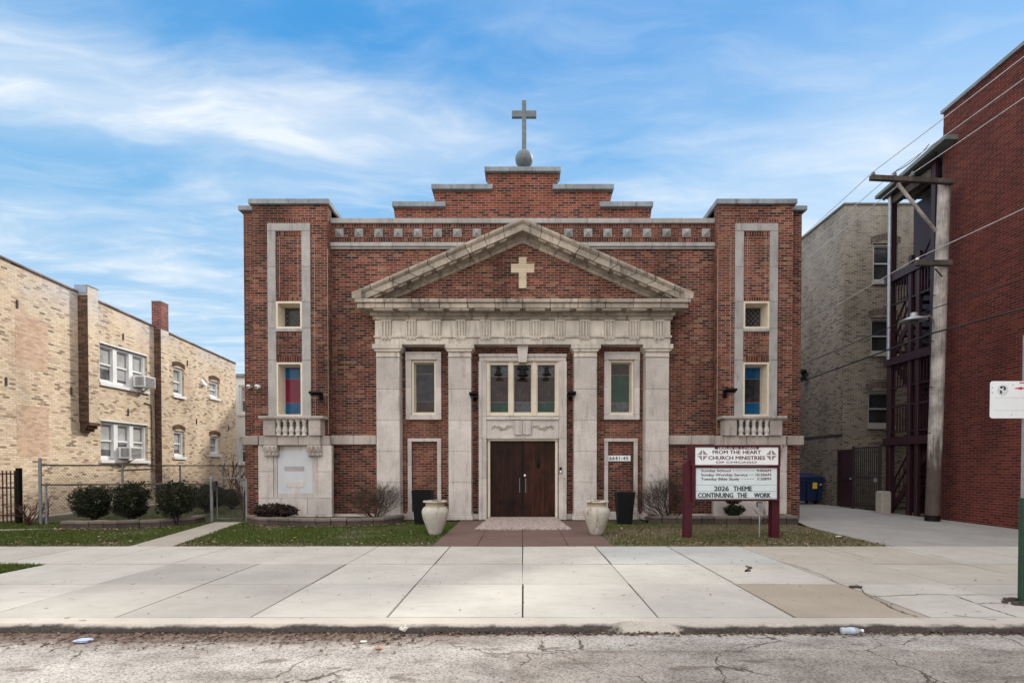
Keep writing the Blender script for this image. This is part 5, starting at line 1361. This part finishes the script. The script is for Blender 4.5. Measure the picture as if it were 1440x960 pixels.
mb = MB(); mb.prism([(cx_-.05, cz_+.012), (cx_-.044, cz_+.026), (cx_+.01, cz_-.006), (cx_+.004, cz_-.02)], YK-.0185, YK-.0176); mb.build('worn_slash', M['signwhite'], pl_)
mb = MB(); za_r = H(546, YK); a0_ = P(1424, 546, YK).x; mb.prism([(a0_, za_r), (a0_+.09, za_r-.016), (a0_+.09, za_r-.006), (sx1-.05, za_r-.006), (sx1-.05, za_r+.006), (a0_+.09, za_r+.006), (a0_+.09, za_r+.016)], YK-.0145, YK-.0125)
mb.box(P(1432, 538, YK).x, sx1-.05, YK-.0145, YK-.0125, H(539, YK), H(537.6, YK)); mb.build('red_arrow', M['red_ink'], pl_)
mb = MB()
for q in (559, 577): mb.box(sx0+.05, sx1-.05, YK-.0138, YK-.0125, H(q+.3, YK), H(q-.3, YK))
mb.build('faded_rule', plain('faded_grey_line', (.62,.64,.66), .5, .03), pl_)
mb = MB()
for (q, w_) in ((1394, 545), (1394, 552), (1423, 541), (1421, 583)): mb.cyl((P(q, w_, YK).x, YK-.0135, H(w_, YK)), (P(q, w_, YK).x, YK-.0118, H(w_, YK)), .005, n=6)
mb.build('bolt', M['black'], pl_)
mb = MB(); mb.prism(rr(-.02, .28, H(533, YK), H(466, YK), .03), -.002, .002, lambda a, d, z: (px_-.012+d+a*.22, YK-.01-a*.97, z)); mb.build('side_plate', M['signwhite'], t)
mb = MB()
for k in range(16):
    a = random.uniform(0, 6.28); r = random.uniform(.07, .16); p = Vector((px_+r*math.cos(a)-.06, YK+r*math.sin(a), .0)); s_ = random.uniform(.015, .04); mb.prism([(p.x-s_, p.y-s_*.7), (p.x+s_, p.y-s_*.5), (p.x+s_*.6, p.y+s_), (p.x-s_*.7, p.y+s_*.8)], 0, s_*.8, lambda a_, d, z: (a_, z, d))
mb.build('broken_footing', M['block'], t)

# ================================================================== fences at left
def chain(mb, a, b, z0, z1, step=.085, r=.0022):
    "diagonal wires filling the vertical rectangle a-b"
    a, b = Vector(a), Vector(b); Lh = (b-a).length; d = (b-a)/Lh; h = z1-z0; k = -h
    while k < Lh:
        for sg in (1, -1):
            s0, s1 = max(0, k), min(Lh, k+h)
            if s1 > s0:
                t0, t1 = (s0-k), (s1-k)
                if sg < 0: t0, t1 = h-t0, h-t1
                mb.cyl(a+d*s0+Vector((0, 0, z0+t0)), a+d*s1+Vector((0, 0, z0+t1)), r, n=3, caps=False)
        k += step
A = Vector((-12.35, 13.1, 0)); B = Vector((-8.42, 13.85, 0))
t = thing('chain_link_fence', 'low chain link fence behind the three clipped yews', 'fence', A, 'chain link fences of the side yard')
mb = MB(); chain(mb, A, B, .06, 1.0); mb.build('mesh', M['link'], t)
mb = MB(); mb.cyl(A+Vector((0, 0, 1.02)), B+Vector((0, 0, 1.02)), .022, n=8); mb.build('top_rail', M['rail'], t)
for p, h, r in ((A, 1.66, .036), (A+Vector((.12, .03, 0)), 1.03, .026), (B, 1.16, .04)):
    mb = MB(); mb.cyl(p-Vector((0, 0, .05)), p+Vector((0, 0, h)), r, n=10); mb.lathe([(r*1.15, 0), (r*1.1, .03), (r*.5, .06), (.005, .065)], p+Vector((0, 0, h)), 10); mb.build('post', M['galv_old'], t)
C = Vector((-12.35, 13.12, 0)); D = Vector((-12.55, 30, 0))
t = thing('chain_link_fence', 'taller chain link fence running back beside the tan building', 'fence', C, 'chain link fences of the side yard')
mb = MB(); chain(mb, C, D, .06, 1.5, .10); mb.build('mesh', M['link'], t)
mb = MB(); mb.cyl(C+Vector((0, 0, 1.52)), D+Vector((0, 0, 1.52)), .022, n=8); mb.build('top_rail', M['rail'], t)
for k in range(1, 7):
    p = C.lerp(D, k*2.72/16.9); mb = MB(); mb.cyl(p-Vector((0, 0, .05)), p+Vector((0, 0, 1.54)), .03, n=8); mb.build('post', M['galv_old'], t)
# gate
t = thing('chain_link_gate', 'small chain link gate with arched top beside the church tower', 'gate', (-8.0, 13.8, 0))
g0, g1 = Vector((-8.26, 13.83, 0)), Vector((-7.52, 13.78, 0))
mb = MB(); chain(mb, g0, g1, .08, 1.15); mb.build('mesh', M['link'], t)
mb = MB(); up = Vector((0, 0, 1)); mb.tube([g0+up*.08, g0+up*.95, g0.lerp(g1, .06)+up*1.08, g0.lerp(g1, .2)+up*1.18, g0.lerp(g1, .8)+up*1.18, g0.lerp(g1, .94)+up*1.08, g1+up*.95, g1+up*.08, g0+up*.08], .012, 8); mb.build('gate_frame', M['galv_old'], t)
mb = MB(); p = Vector((-7.48, 13.85, 0)); mb.cyl(p, p+up*1.16, .028, n=10); mb.build('post', M['galv_old'], t)
mb = MB(); mb.box(-8.36, -8.27, 13.78, 13.87, .86, 1.1); mb.build('latch', M['darkmetal'], t)
# iron fence
t = thing('iron_fence', 'rusty dark iron picket fence at the far left', 'fence', (-14.2, 13.3, 0)); yf = 13.3
mb = MB(); x = -13.2
while x > -14.68: mb.box(x-.011, x+.011, yf-.011, yf+.011, .03, 1.38); x -= .105
for z in (.2, .92, 1.28): mb.box(-14.68, -13.1, yf-.016, yf+.016, z, z+.035)
mb.build('bars', foliage('rusty_iron', [(.06,.03,.022), (.09,.045,.03)], .8), t)
mb = MB(); mb.box(-13.13, -13.045, yf-.055, yf+.055, -.05, 1.45); mb.build('post', M['black'], t, bevel=.006)

# ================================================================== planting beds and edging
def edging(pts, h, label, closed_back=None, mulch=True, bl=.34):
    W = [Vector((x, y, 0)) for x, y in pts]; t = thing('garden_edging', label, 'garden edging', W[0], 'stone block garden edgings')
    mb = MB(); mc = MB(); seg = []
    for a, b in zip(W[:-1], W[1:]):
        n = max(1, round((b-a).length/bl))
        for i in range(n): seg.append((a.lerp(b, i/n), a.lerp(b, (i+1)/n)))
    for a, b in seg:
        d = (b-a).normalized(); nrm = Vector((-d.y, d.x, 0)); j = random.uniform(-.012, .012); tz = random.uniform(-.008, .008)
        for (m_, z0, z1, o0, o1) in ((mb, -.03, h*.62+tz, 0, .2), (mc, h*.62+tz+.002, h+tz, -.015, .22)):
            q = [a+d*.006+nrm*(o0+j), b-d*.006+nrm*(o0+j), b-d*.006+nrm*(o1+j), a+d*.006+nrm*(o1+j)]
            m_.add([(p.x, p.y, z) for z in (z0, z1) for p in q], [(0, 3, 2, 1), (4, 5, 6, 7)] + [(i, (i+1) % 4, 4+(i+1) % 4, 4+i) for i in range(4)])
    mb.build('block_course', M['block'], t, bevel=.012); mc.build('cap_course', M['blocktop'], t, bevel=.012)
    if mulch:
        back = [Vector((x, y, 0)) for x, y in closed_back]; poly = [p+Vector((0, .1, 0)) for p in W] + back
        mm = MB(); mm.add([(p.x, p.y, h*.6) for p in poly], [list(range(len(poly)))]); mm.build('soil_bed', M['mulch'], t, recalc=False)
edging([(-10.95, 12.1), (-9.6, 12.1), (-8.85, 12.5), (-8.42, 13.1), (-8.5, 13.7)], .2, 'curved stone edging before the three clipped yews', [(-8.6, 13.75), (-10.95, 13.2)])
edging([(-7.3, 13.5), (-6.75, 13.0), (-5.5, 12.62), (-4.0, 12.72), (-3.5, 12.95), (-3.15, 13.6)], .2, 'curved stone edging under the left tower', [(-3.2, 14.05), (-7.3, 13.97)])
edging([(3.3, 13.5), (4.0, 13.25), (5.6, 13.2), (7.15, 13.25), (7.2, 13.9)], .2, 'stone edging under the right tower, behind the church sign', [(7.1, 13.97), (3.3, 14.02)])

def leafball(name, label, cat, c, rx, ry, rz, n, mat, size, shape=2.6, stems=True, group=None, low=.0):
    "clipped evergreen: many small sprays filling an uneven boxy volume, on a few stems"
    c = Vector(c); t = thing(name, label, cat, c, group)
    r_ = np.random.default_rng(int(abs(c.x*1000)+n))
    d = r_.normal(size=(n, 3)); d /= np.linalg.norm(d, axis=1)[:, None]
    # superellipsoid radius with lumps
    sup = (np.abs(d)**shape).sum(1)**(-1/shape)
    ph = r_.uniform(0, 6.28, 6)
    lump = 1 + .06*np.sin(d[:, 2]*13+ph[4]+d[:, 0]*11) + .05*np.sin(d[:, 0]*23+d[:, 2]*19) + .09*np.sin(d[:, 0]*7+ph[0]+d[:, 2]*5) + .08*np.sin(d[:, 1]*9+ph[1]+d[:, 2]*8+ph[2]) + .06*np.sin(d[:, 0]*15+ph[3])
    rad = sup*lump*(1-.55*r_.random(n)**2.2)
    rad *= np.where(r_.random(n) < .06, r_.uniform(1.0, 1.16, n), 1.0); rad *= np.clip(.86+.2*d[:, 2], .66, 1.0)
    p = d*rad[:, None]*np.array([rx*1.1, ry*1.1, rz]); p[:, 2] += rz
    keep = (p[:, 2] > low) & (np.sin(p[:, 0]*17+ph[4])+np.sin(p[:, 2]*15+ph[5])+np.sin(p[:, 1]*16) > -2.0 + 2.3*np.clip(1-p[:, 2]/(rz*1.1), 0, 1))
    p = p[keep]; n = len(p)
    u = r_.normal(size=(n, 3)); u /= np.linalg.norm(u, axis=1)[:, None]; w_ = r_.normal(size=(n, 3)); w_ = np.cross(u, w_); w_ /= np.linalg.norm(w_, axis=1)[:, None]
    s = size*r_.uniform(.6, 1.4, n)[:, None]
    V = np.stack([p-u*s, p-w_*s*.32, p+u*s, p+w_*s*.32], 1).reshape(-1, 3)+np.array(c)
    Fc = np.arange(4*n).reshape(n, 4)
    o = fast_mesh('foliage', V - np.array(c), Fc, mat); o.parent = t; o.location = (0, 0, 0)
    if stems:
        mb = MB()
        for k in range(9):
            a = random.uniform(0, 6.28); e = Vector((math.cos(a)*rx*.7, math.sin(a)*ry*.7, rz*random.uniform(.8, 1.5))); mb.tube([c+Vector((e.x*.12, e.y*.12, -.05)), c+Vector((e.x*.6, e.y*.6, e.z*.5)), c+e], [.02, .014, .006], 5)
        mb.build('stem', M['twig'], t)
    return t
for px, rx, pyt, lab in ((130, .315, 684, 'left clipped yew, thin at the bottom, beside the iron fence corner'), (185, .285, 679, 'middle clipped yew, tallest of the three in front of the chain link fence'), (247, .32, 678, 'broad clipped yew nearest the gate')):
    x = P(px, 700, 12.8).x; leafball('yew_bush', lab, 'bush', (x, 12.8, .1), rx, .40, (H(pyt, 12.8)-.1)/2-.02, 9500, M['yew'], .034, 3.4, group='clipped yews in the side yard')
leafball('yew_bush', 'round dark yew behind the gate latch post', 'bush', (P(293, 700, 16.5).x, 16.5, 0), .55, .5, .46, 6000, M['yew'], .04, 2.2, group='clipped yews in the side yard')
leafball('yew_bush', 'low spreading yew between the gate and the side fence', 'bush', (P(312, 700, 19.5).x, 19.5, 0), .6, .5, .3, 4500, M['yew'], .045, 2.2, group='clipped yews in the side yard')
leafball('yew_bush', 'small round yew seen through the gate', 'bush', (P(326, 700, 18).x, 18, 0), .33, .3, .30, 3500, M['yew'], .04, 2.0, group='clipped yews in the side yard')
leafball('juniper_bush', 'low dark winter juniper under the left memorial panel', 'bush', (P(387, 720, 13.35).x, 13.35, .12), .55, .3, .19, 3800, M['juniper'], .05, 2.2)
t = leafball('topiary_yew', 'small two tiered yew behind the church sign', 'bush', (P(1033, 720, 13.6).x, 13.6, .12), .26, .22, .17, 3000, M['yew'], .03, 2.0)
o = leafball('topiary_crown', '', '', (P(1031, 700, 13.6).x, 13.6, .46), .2, .18, .12, 1800, M['yew'], .03, 2.0, stems=False)
ch = o.children[0]; ch.name = 'upper_foliage'; ch.parent = t; ch.location = Vector(o.location)-Vector(t.location); bpy.data.objects.remove(o)

def bare(name, label, base, h, spread, n, mat, depth=4, seed=1, r0=.012, lean=(0, 0), group=None, up=.55):
    rnd = random.Random(seed); base = Vector(base); t = thing(name, label, 'shrub', base, group); mb = MB()
    def grow(p, d, ln, r, lv):
        q = p; pts = [p]; k = 3
        for i in range(k):
            d = (d+Vector((rnd.gauss(0, .16), rnd.gauss(0, .16), rnd.gauss(0, .1)+.05))).normalized(); q = q+d*ln/k; pts.append(q)
        mb.tube(pts, [r*(1-.4*i/k) for i in range(k+1)], 3 if lv < depth-1 else 4)
        if lv > 0:
            for _ in range(rnd.choice((2, 3, 3))):
                dd = (d+Vector((rnd.gauss(0, .45), rnd.gauss(0, .45), rnd.gauss(.1, .3)))).normalized(); grow(pts[rnd.choice((2, 3, 3))], dd, ln*rnd.uniform(.55, .85), r*.62, lv-1)
    for _ in range(n):
        a = rnd.uniform(0, 6.28); d = Vector((math.cos(a)*spread+lean[0], math.sin(a)*spread*.7+lean[1], up+rnd.uniform(0, .5))).normalized()
        grow(base+Vector((rnd.gauss(0, .04), rnd.gauss(0, .04), -.03)), d, h*.38, r0, depth)
    mb.build('branches', mat, t, recalc=False); return t
bare('bare_shrub', 'dense bare shrub between left tower and outer pilaster', (P(528, 730, 13.4).x, 13.4, .1), 1.0, 1.05, 27, M['twig'], 5, 3, .011, group='bare shrubs at the church wall')
bare('bare_shrub', 'dense bare shrub leaning behind the left post of the church sign', (P(940, 730, 13.5).x, 13.5, .1), 1.2, .95, 28, M['twig'], 5, 5, .012, (-.12, 0), group='bare shrubs at the church wall')
bare('bare_shrub', 'small bare shrub under the right end of the church sign', (P(1076, 727, 13.6).x, 13.6, .1), .45, .9, 9, M['twig'], 3, 8, .005, group='bare shrubs at the church wall')
bare('bare_shrub', 'tiny bare shrub beside the low dark juniper', (P(450, 730, 13.2).x, 13.2, .1), .25, .9, 7, M['twig'], 3, 11, .004, group='bare shrubs at the church wall')
bare('thorny_shrub', 'reddish bare thorny shrub tangled in the iron fence post', (P(42, 737, 12.95).x, 12.95, 0), .75, .6, 7, M['thorn'], 3, 21, .022, group='bare shrubs in the side yard')
bare('pruned_sapling', 'pruned bare sapling against the brick behind the fence', (P(66, 722, 14.1).x, 14.1, 0), 1.15, .12, 2, M['thorn'], 1, 4, .022, (.05, 0), group='bare shrubs in the side yard', up=1.5)
bare('pruned_sapling', 'tall pruned bare sapling behind the gate', (P(322, 705, 20).x, 20, 0), 2.3, .15, 3, M['thorn'], 2, 15, .035, (.03, 0), group='bare shrubs in the side yard', up=1.4)
bare('pruned_sapling', 'forked bare sapling between gate and church tower', (P(342, 718, 16).x, 16, 0), 1.75, .25, 3, M['thorn'], 2, 17, .03, (0, 0), group='bare shrubs in the side yard', up=1.2)

# ================================================================== grass, leaves, litter
def inside(px, py, poly):
    r_ = np.zeros(len(px), bool); n = len(poly)
    for i in range(n):
        (x0, y0), (x1, y1) = poly[i], poly[(i+1) % n]
        if y0 == y1: continue
        c = ((y0 > py) != (y1 > py)) & (px < (x1-x0)*(py-y0)/(y1-y0)+x0); r_ ^= c
    return r_
BEDS = [[(-11, 12.05), (-9.6, 12.05), (-8.8, 12.45), (-8.35, 13.1), (-8.4, 13.8), (-11, 13.8)], [(-7.35, 13.5), (-6.75, 12.95), (-5.5, 12.57), (-4, 12.67), (-3.4, 12.95), (-3.1, 13.6), (-3.1, 14.4), (-7.35, 14.4)], [(3.25, 13.45), (4, 13.2), (7.2, 13.15), (7.25, 14.4), (3.25, 14.4)], WALK, [(-1.72, 9), (1.72, 9), (1.72, 15), (-1.72, 15)], [(-20, 10.6), (-13, 11.6), (-10.9, 12.2), (-11.2, 12.35), (-13.2, 12.0), (-20, 11.2)]]
def fbm(x, y, s=1.0, seed=0):
    r_ = np.random.default_rng(seed); o = np.zeros_like(x); a = 1
    for k in range(5):
        f = s*1.9**k; th = r_.uniform(0, 6.28, 3); ph = r_.uniform(0, 6.28, 3)
        for t_, p_ in zip(th, ph): o += a*np.sin((x*np.cos(t_)+y*np.sin(t_))*f+p_)/3
        a *= .6
    return o
def blades(n, x0, x1, y0, y1, dens, seed, h0=.03, h1=.065):
    r_ = np.random.default_rng(seed); x = r_.uniform(x0, x1, n); y = r_.uniform(y0, y1, n)
    k = np.ones(n, bool)
    for b in BEDS: k &= ~inside(x, y, b)
    k &= r_.random(n) < dens(x, y)
    x, y = x[k], y[k]; n = len(x); h = r_.uniform(h0, h1, n); a = r_.uniform(0, 6.28, n); w = r_.uniform(.004, .009, n); lx, ly = r_.normal(0, .022, n), r_.normal(0, .022, n)
    z = np.full(n, -.014)
    V = np.stack([np.stack([x-w*np.cos(a), y-w*np.sin(a), z], 1), np.stack([x+w*np.cos(a), y+w*np.sin(a), z], 1), np.stack([x+lx, y+ly, z+h], 1)], 1)
    return V
edge = lambda y: np.clip((y-SW1)/.5, 0, 1)
dl = lambda x, y: np.clip(.55+.55*fbm(x, y, 2.2, 1), .05, 1)*np.clip(edge(y)*1.2+.25*fbm(x, y, 3.0, 9)-.1, .02, 1)
dr_ = lambda x, y: np.clip(.30+.35*fbm(x, y, 2.0, 2), .05, .8)*np.clip(edge(y)*1.2+.2*fbm(x, y, 3.0, 9), .05, 1)*np.clip(1.15-(x-1.7)/7, .25, 1)
xmax = lambda y: 6.9+(y-9.56)*.08
G = [blades(170000, -14.5, -1.65, SW1-.02, 13.6, dl, 1), blades(36000, 1.65, 6.9, SW1-.02, 13.4, dr_, 2), blades(9000, -9.5, LW-.02, 6.7, 7.8, lambda x, y: np.full(len(x), .9), 3), blades(16000, -12.4, -7.4, 13.8, 20, lambda x, y: np.clip(.5+.4*fbm(x, y, 1.5, 3), .1, 1), 4, .04, .08)]
V = np.concatenate(G).reshape(-1, 3)
gm = foliage('grass_blades', [(.032,.06,.009), (.06,.10,.014), (.09,.13,.02), (.125,.13,.035)], .6, (1.4, .6, .78, (.16,.14,.07)))
o = fast_mesh('grass', V, np.arange(len(V)).reshape(-1, 3), gm); kind(o, 'stuff')
dry = [blades(40000, -14.5, -1.65, SW1-.025, 13.6, lambda x, y: np.clip(.18+.9*(1-edge(y))-.45*fbm(x, y, 2.2, 1), 0, 1), 6, .015, .04), blades(38000, 1.65, 6.95, SW1-.025, 13.3, lambda x, y: np.clip(.75+.2*fbm(x, y, 2.5, 6), 0, 1), 7, .015, .04)]
V = np.concatenate(dry).reshape(-1, 3)
o = fast_mesh('dry_grass', V, np.arange(len(V)).reshape(-1, 3), foliage('dry_grass_blades', [(.20,.15,.09), (.30,.235,.15), (.14,.10,.06), (.38,.31,.21)], .8)); kind(o, 'stuff')

def leaves(n, fx, seed, s0, s1, zf):
    r_ = np.random.default_rng(seed); x, y = fx(r_, n); n = len(x); s = r_.uniform(s0, s1, n); a = r_.uniform(0, 6.28, n); ca, sa = np.cos(a), np.sin(a)
    z = zf+r_.uniform(.002, .012, n); t1, t2 = r_.uniform(0, .7, n)*s, r_.uniform(0, .7, n)*s
    q = [(-s, 0*s, 0*s), (0*s, -s*.5, t1), (s, 0*s, t2*.3), (0*s, s*.5, t2)]
    return np.stack([np.stack([x+u*ca-v*sa, y+u*sa+v*ca, z+w_], 1) for u, v, w_ in q], 1)
def lawn_pts(r_, n):
    x = np.concatenate([r_.uniform(-13, -1.8, n*2//3), r_.uniform(1.8, 7, n//3)]); y = SW1+np.abs(r_.normal(0, 1, len(x)))*np.where(r_.random(len(x)) < .45, .22, 1.9); k = y < 13.2
    for b in (BEDS[3], BEDS[4]): k &= ~inside(x, y, b)
    return x[k], y[k]
def bed_pts(r_, n):
    t = r_.random(n); x = np.where(r_.random(n) < .6, -7.2+t*4.2, -11+t*2.6); y = np.where(x > -7.5, 12.55+.6*np.abs((x+5.2)/2.2)**2, 12.02+.5*np.clip(x+9.4, 0, 2))-np.abs(r_.normal(0, .12, n)); return x, y
def gut_pts(r_, n):
    x = np.concatenate([r_.uniform(-6, 1.2, n*3//4), r_.uniform(1.2, 6, n//4)])
    w_ = np.where(x < -.9, .17, .035); y = 4.80-np.abs(r_.normal(0, 1, len(x)))*w_; return x, y
L1 = leaves(850, lawn_pts, 11, .018, .045, .02); L2 = leaves(420, bed_pts, 12, .02, .045, .02); L3 = leaves(2600, gut_pts, 13, .008, .026, -.075)
V = np.concatenate([L1, L2]).reshape(-1, 3); kind(fast_mesh('fallen_leaves', V, np.arange(len(V)).reshape(-1, 4), M['leaf']), 'stuff')
V = L3.reshape(-1, 3); kind(fast_mesh('gutter_leaves', V, np.arange(len(V)).reshape(-1, 4), foliage('gutter_leaf', [(.06,.035,.025), (.11,.065,.045), (.19,.125,.09), (.075,.04,.03)], .85)), 'stuff')
V = leaves(220, lambda r_, n: (r_.uniform(-6, 6, n), r_.uniform(5.1, 9.4, n)), 14, .006, .02, .003).reshape(-1, 3); kind(fast_mesh('sidewalk_leaves', V, np.arange(len(V)).reshape(-1, 4), M['leaf']), 'stuff')
def gp(px, py, z=0.0): Y = (EYE-z)*F_PX/(py-HY); return Vector(((px-CX)/F_PX*Y, Y, z))
# clear plastic bottle in the gutter
p = gp(1198, 887, -.045); t = thing('plastic_bottle', 'clear plastic bottle lying in the gutter below the tan slab', 'bottle', (p.x, p.y, -.075)); mb = MB()
prof = [(.004, -.10), (.03, -.098), (.033, -.08), (.029, -.06), (.033, -.04), (.033, .02), (.028, .05), (.014, .075), (.013, .085)]
mb.add([], []); tmp = MB(); tmp.lathe(prof, (0, 0, 0), 14)
mb.add([(p.x+v[2], p.y-.02+v[0], -.04+v[1]) for v in tmp.v], tmp.f, 0, True)
gm_, nt, b = new_mat('clear_plastic'); b.inputs['Base Color'].default_value = (.75,.8,.85,1); b.inputs['Roughness'].default_value = .15; b.inputs['Transmission Weight'].default_value = .55
mb.build('bottle_shell', gm_, t)
tmp = MB(); tmp.lathe([(.034, -.03), (.034, .015)], (0, 0, 0), 14); mb = MB(); mb.add([(p.x+v[2], p.y-.02+v[0], -.04+v[1]) for v in tmp.v], tmp.f, 0, True); mb.build('bottle_label', plain('blue_white_label', (.45,.52,.68), .5), t)
tmp = MB(); tmp.lathe([(.015, .085), (.015, .105)], (0, 0, 0), 12); mb = MB(); mb.add([(p.x+v[2], p.y-.02+v[0], -.04+v[1]) for v in tmp.v], tmp.f, 0, True); mb.build('bottle_cap', M['signwhite'], t)
def crumple(name, label, cat, px, py, sx, sy, sz, mat, seed, z=-.075, flat=False):
    r_ = random.Random(seed); p = gp(px, py, z); mb = MB(); n, m_ = 10, 6; v = []
    for i in range(m_+1):
        th = math.pi*i/m_
        for k in range(n):
            a = 2*math.pi*k/n; q = 1+r_.uniform(-.3, .25); v.append((p.x+sx*math.sin(th)*math.cos(a)*q, p.y+sy*math.sin(th)*math.sin(a)*q, z+.004+sz*(1-math.cos(th))*(1 if flat else q)))
    mb.add(v, [(i*n+k, i*n+(k+1) % n, (i+1)*n+(k+1) % n, (i+1)*n+k) for i in range(m_) for k in range(n)])
    o = mb.build(name, mat, base=(p.x, p.y, z)); return tag(o, label, cat)
paper = plain('dirty_paper', (.60,.58,.54), .8, .2, 30)
crumple('crumpled_paper', 'crumpled dirty white paper against the kerb', 'litter', 568, 890, .05, .035, .03, paper, 1)
crumple('paper_scrap', 'flat white paper scrap on the asphalt near the gutter leaves', 'litter', 510, 904, .035, .022, .006, paper, 2, flat=True)
crumple('blue_wrapper', 'pale blue wrapper lying on the road among gutter leaves', 'litter', 114, 903.5, .07, .05, .014, plain('pale_blue_wrapper', (.38,.46,.66), .5, .15, 30), 3, flat=True)
crumple('orange_wrapper', 'crumpled orange leaf or wrapper on the road below the seam', 'litter', 532, 914, .04, .02, .012, plain('orange_leaf', (.45,.25,.15), .7, .2), 4)
crumple('paper_scrap', 'small white scrap at the kerb left of the broken section', 'litter', 724, 888, .028, .018, .012, paper, 5)
crumple('white_scrap', 'white scrap on the right lawn beside the driveway', 'litter', 1180, 755, .07, .04, .014, paper, 6, z=0.01, flat=True)
# worn crack filler scribble on the sidewalk and a raised shard
mb = MB(); p = gp(1204, 826, .004); mb.prism([(p.x-.08, p.y-.03), (p.x+.05, p.y-.04), (p.x+.09, p.y+.0), (p.x+.03, p.y+.04), (p.x-.06, p.y+.03)], .002, .022, lambda a, d, z: (a, z, d)); o = mb.build('broken_slab_shard', M['block'], base=(p.x, p.y, 0)); tag(o, 'dark broken shard at the corner of the tan slab', 'debris')
mb = MB(); q = [gp(*k, z=.012) for k in ((1050, 796), (1058, 798), (1052, 800), (1049, 803), (1056, 802))]; mb.tube(q, .012, 5); o = mb.build('twig', M['wiredark'], base=q[0]); tag(o, 'small dark bent twig on the sidewalk before the sign', 'twig')
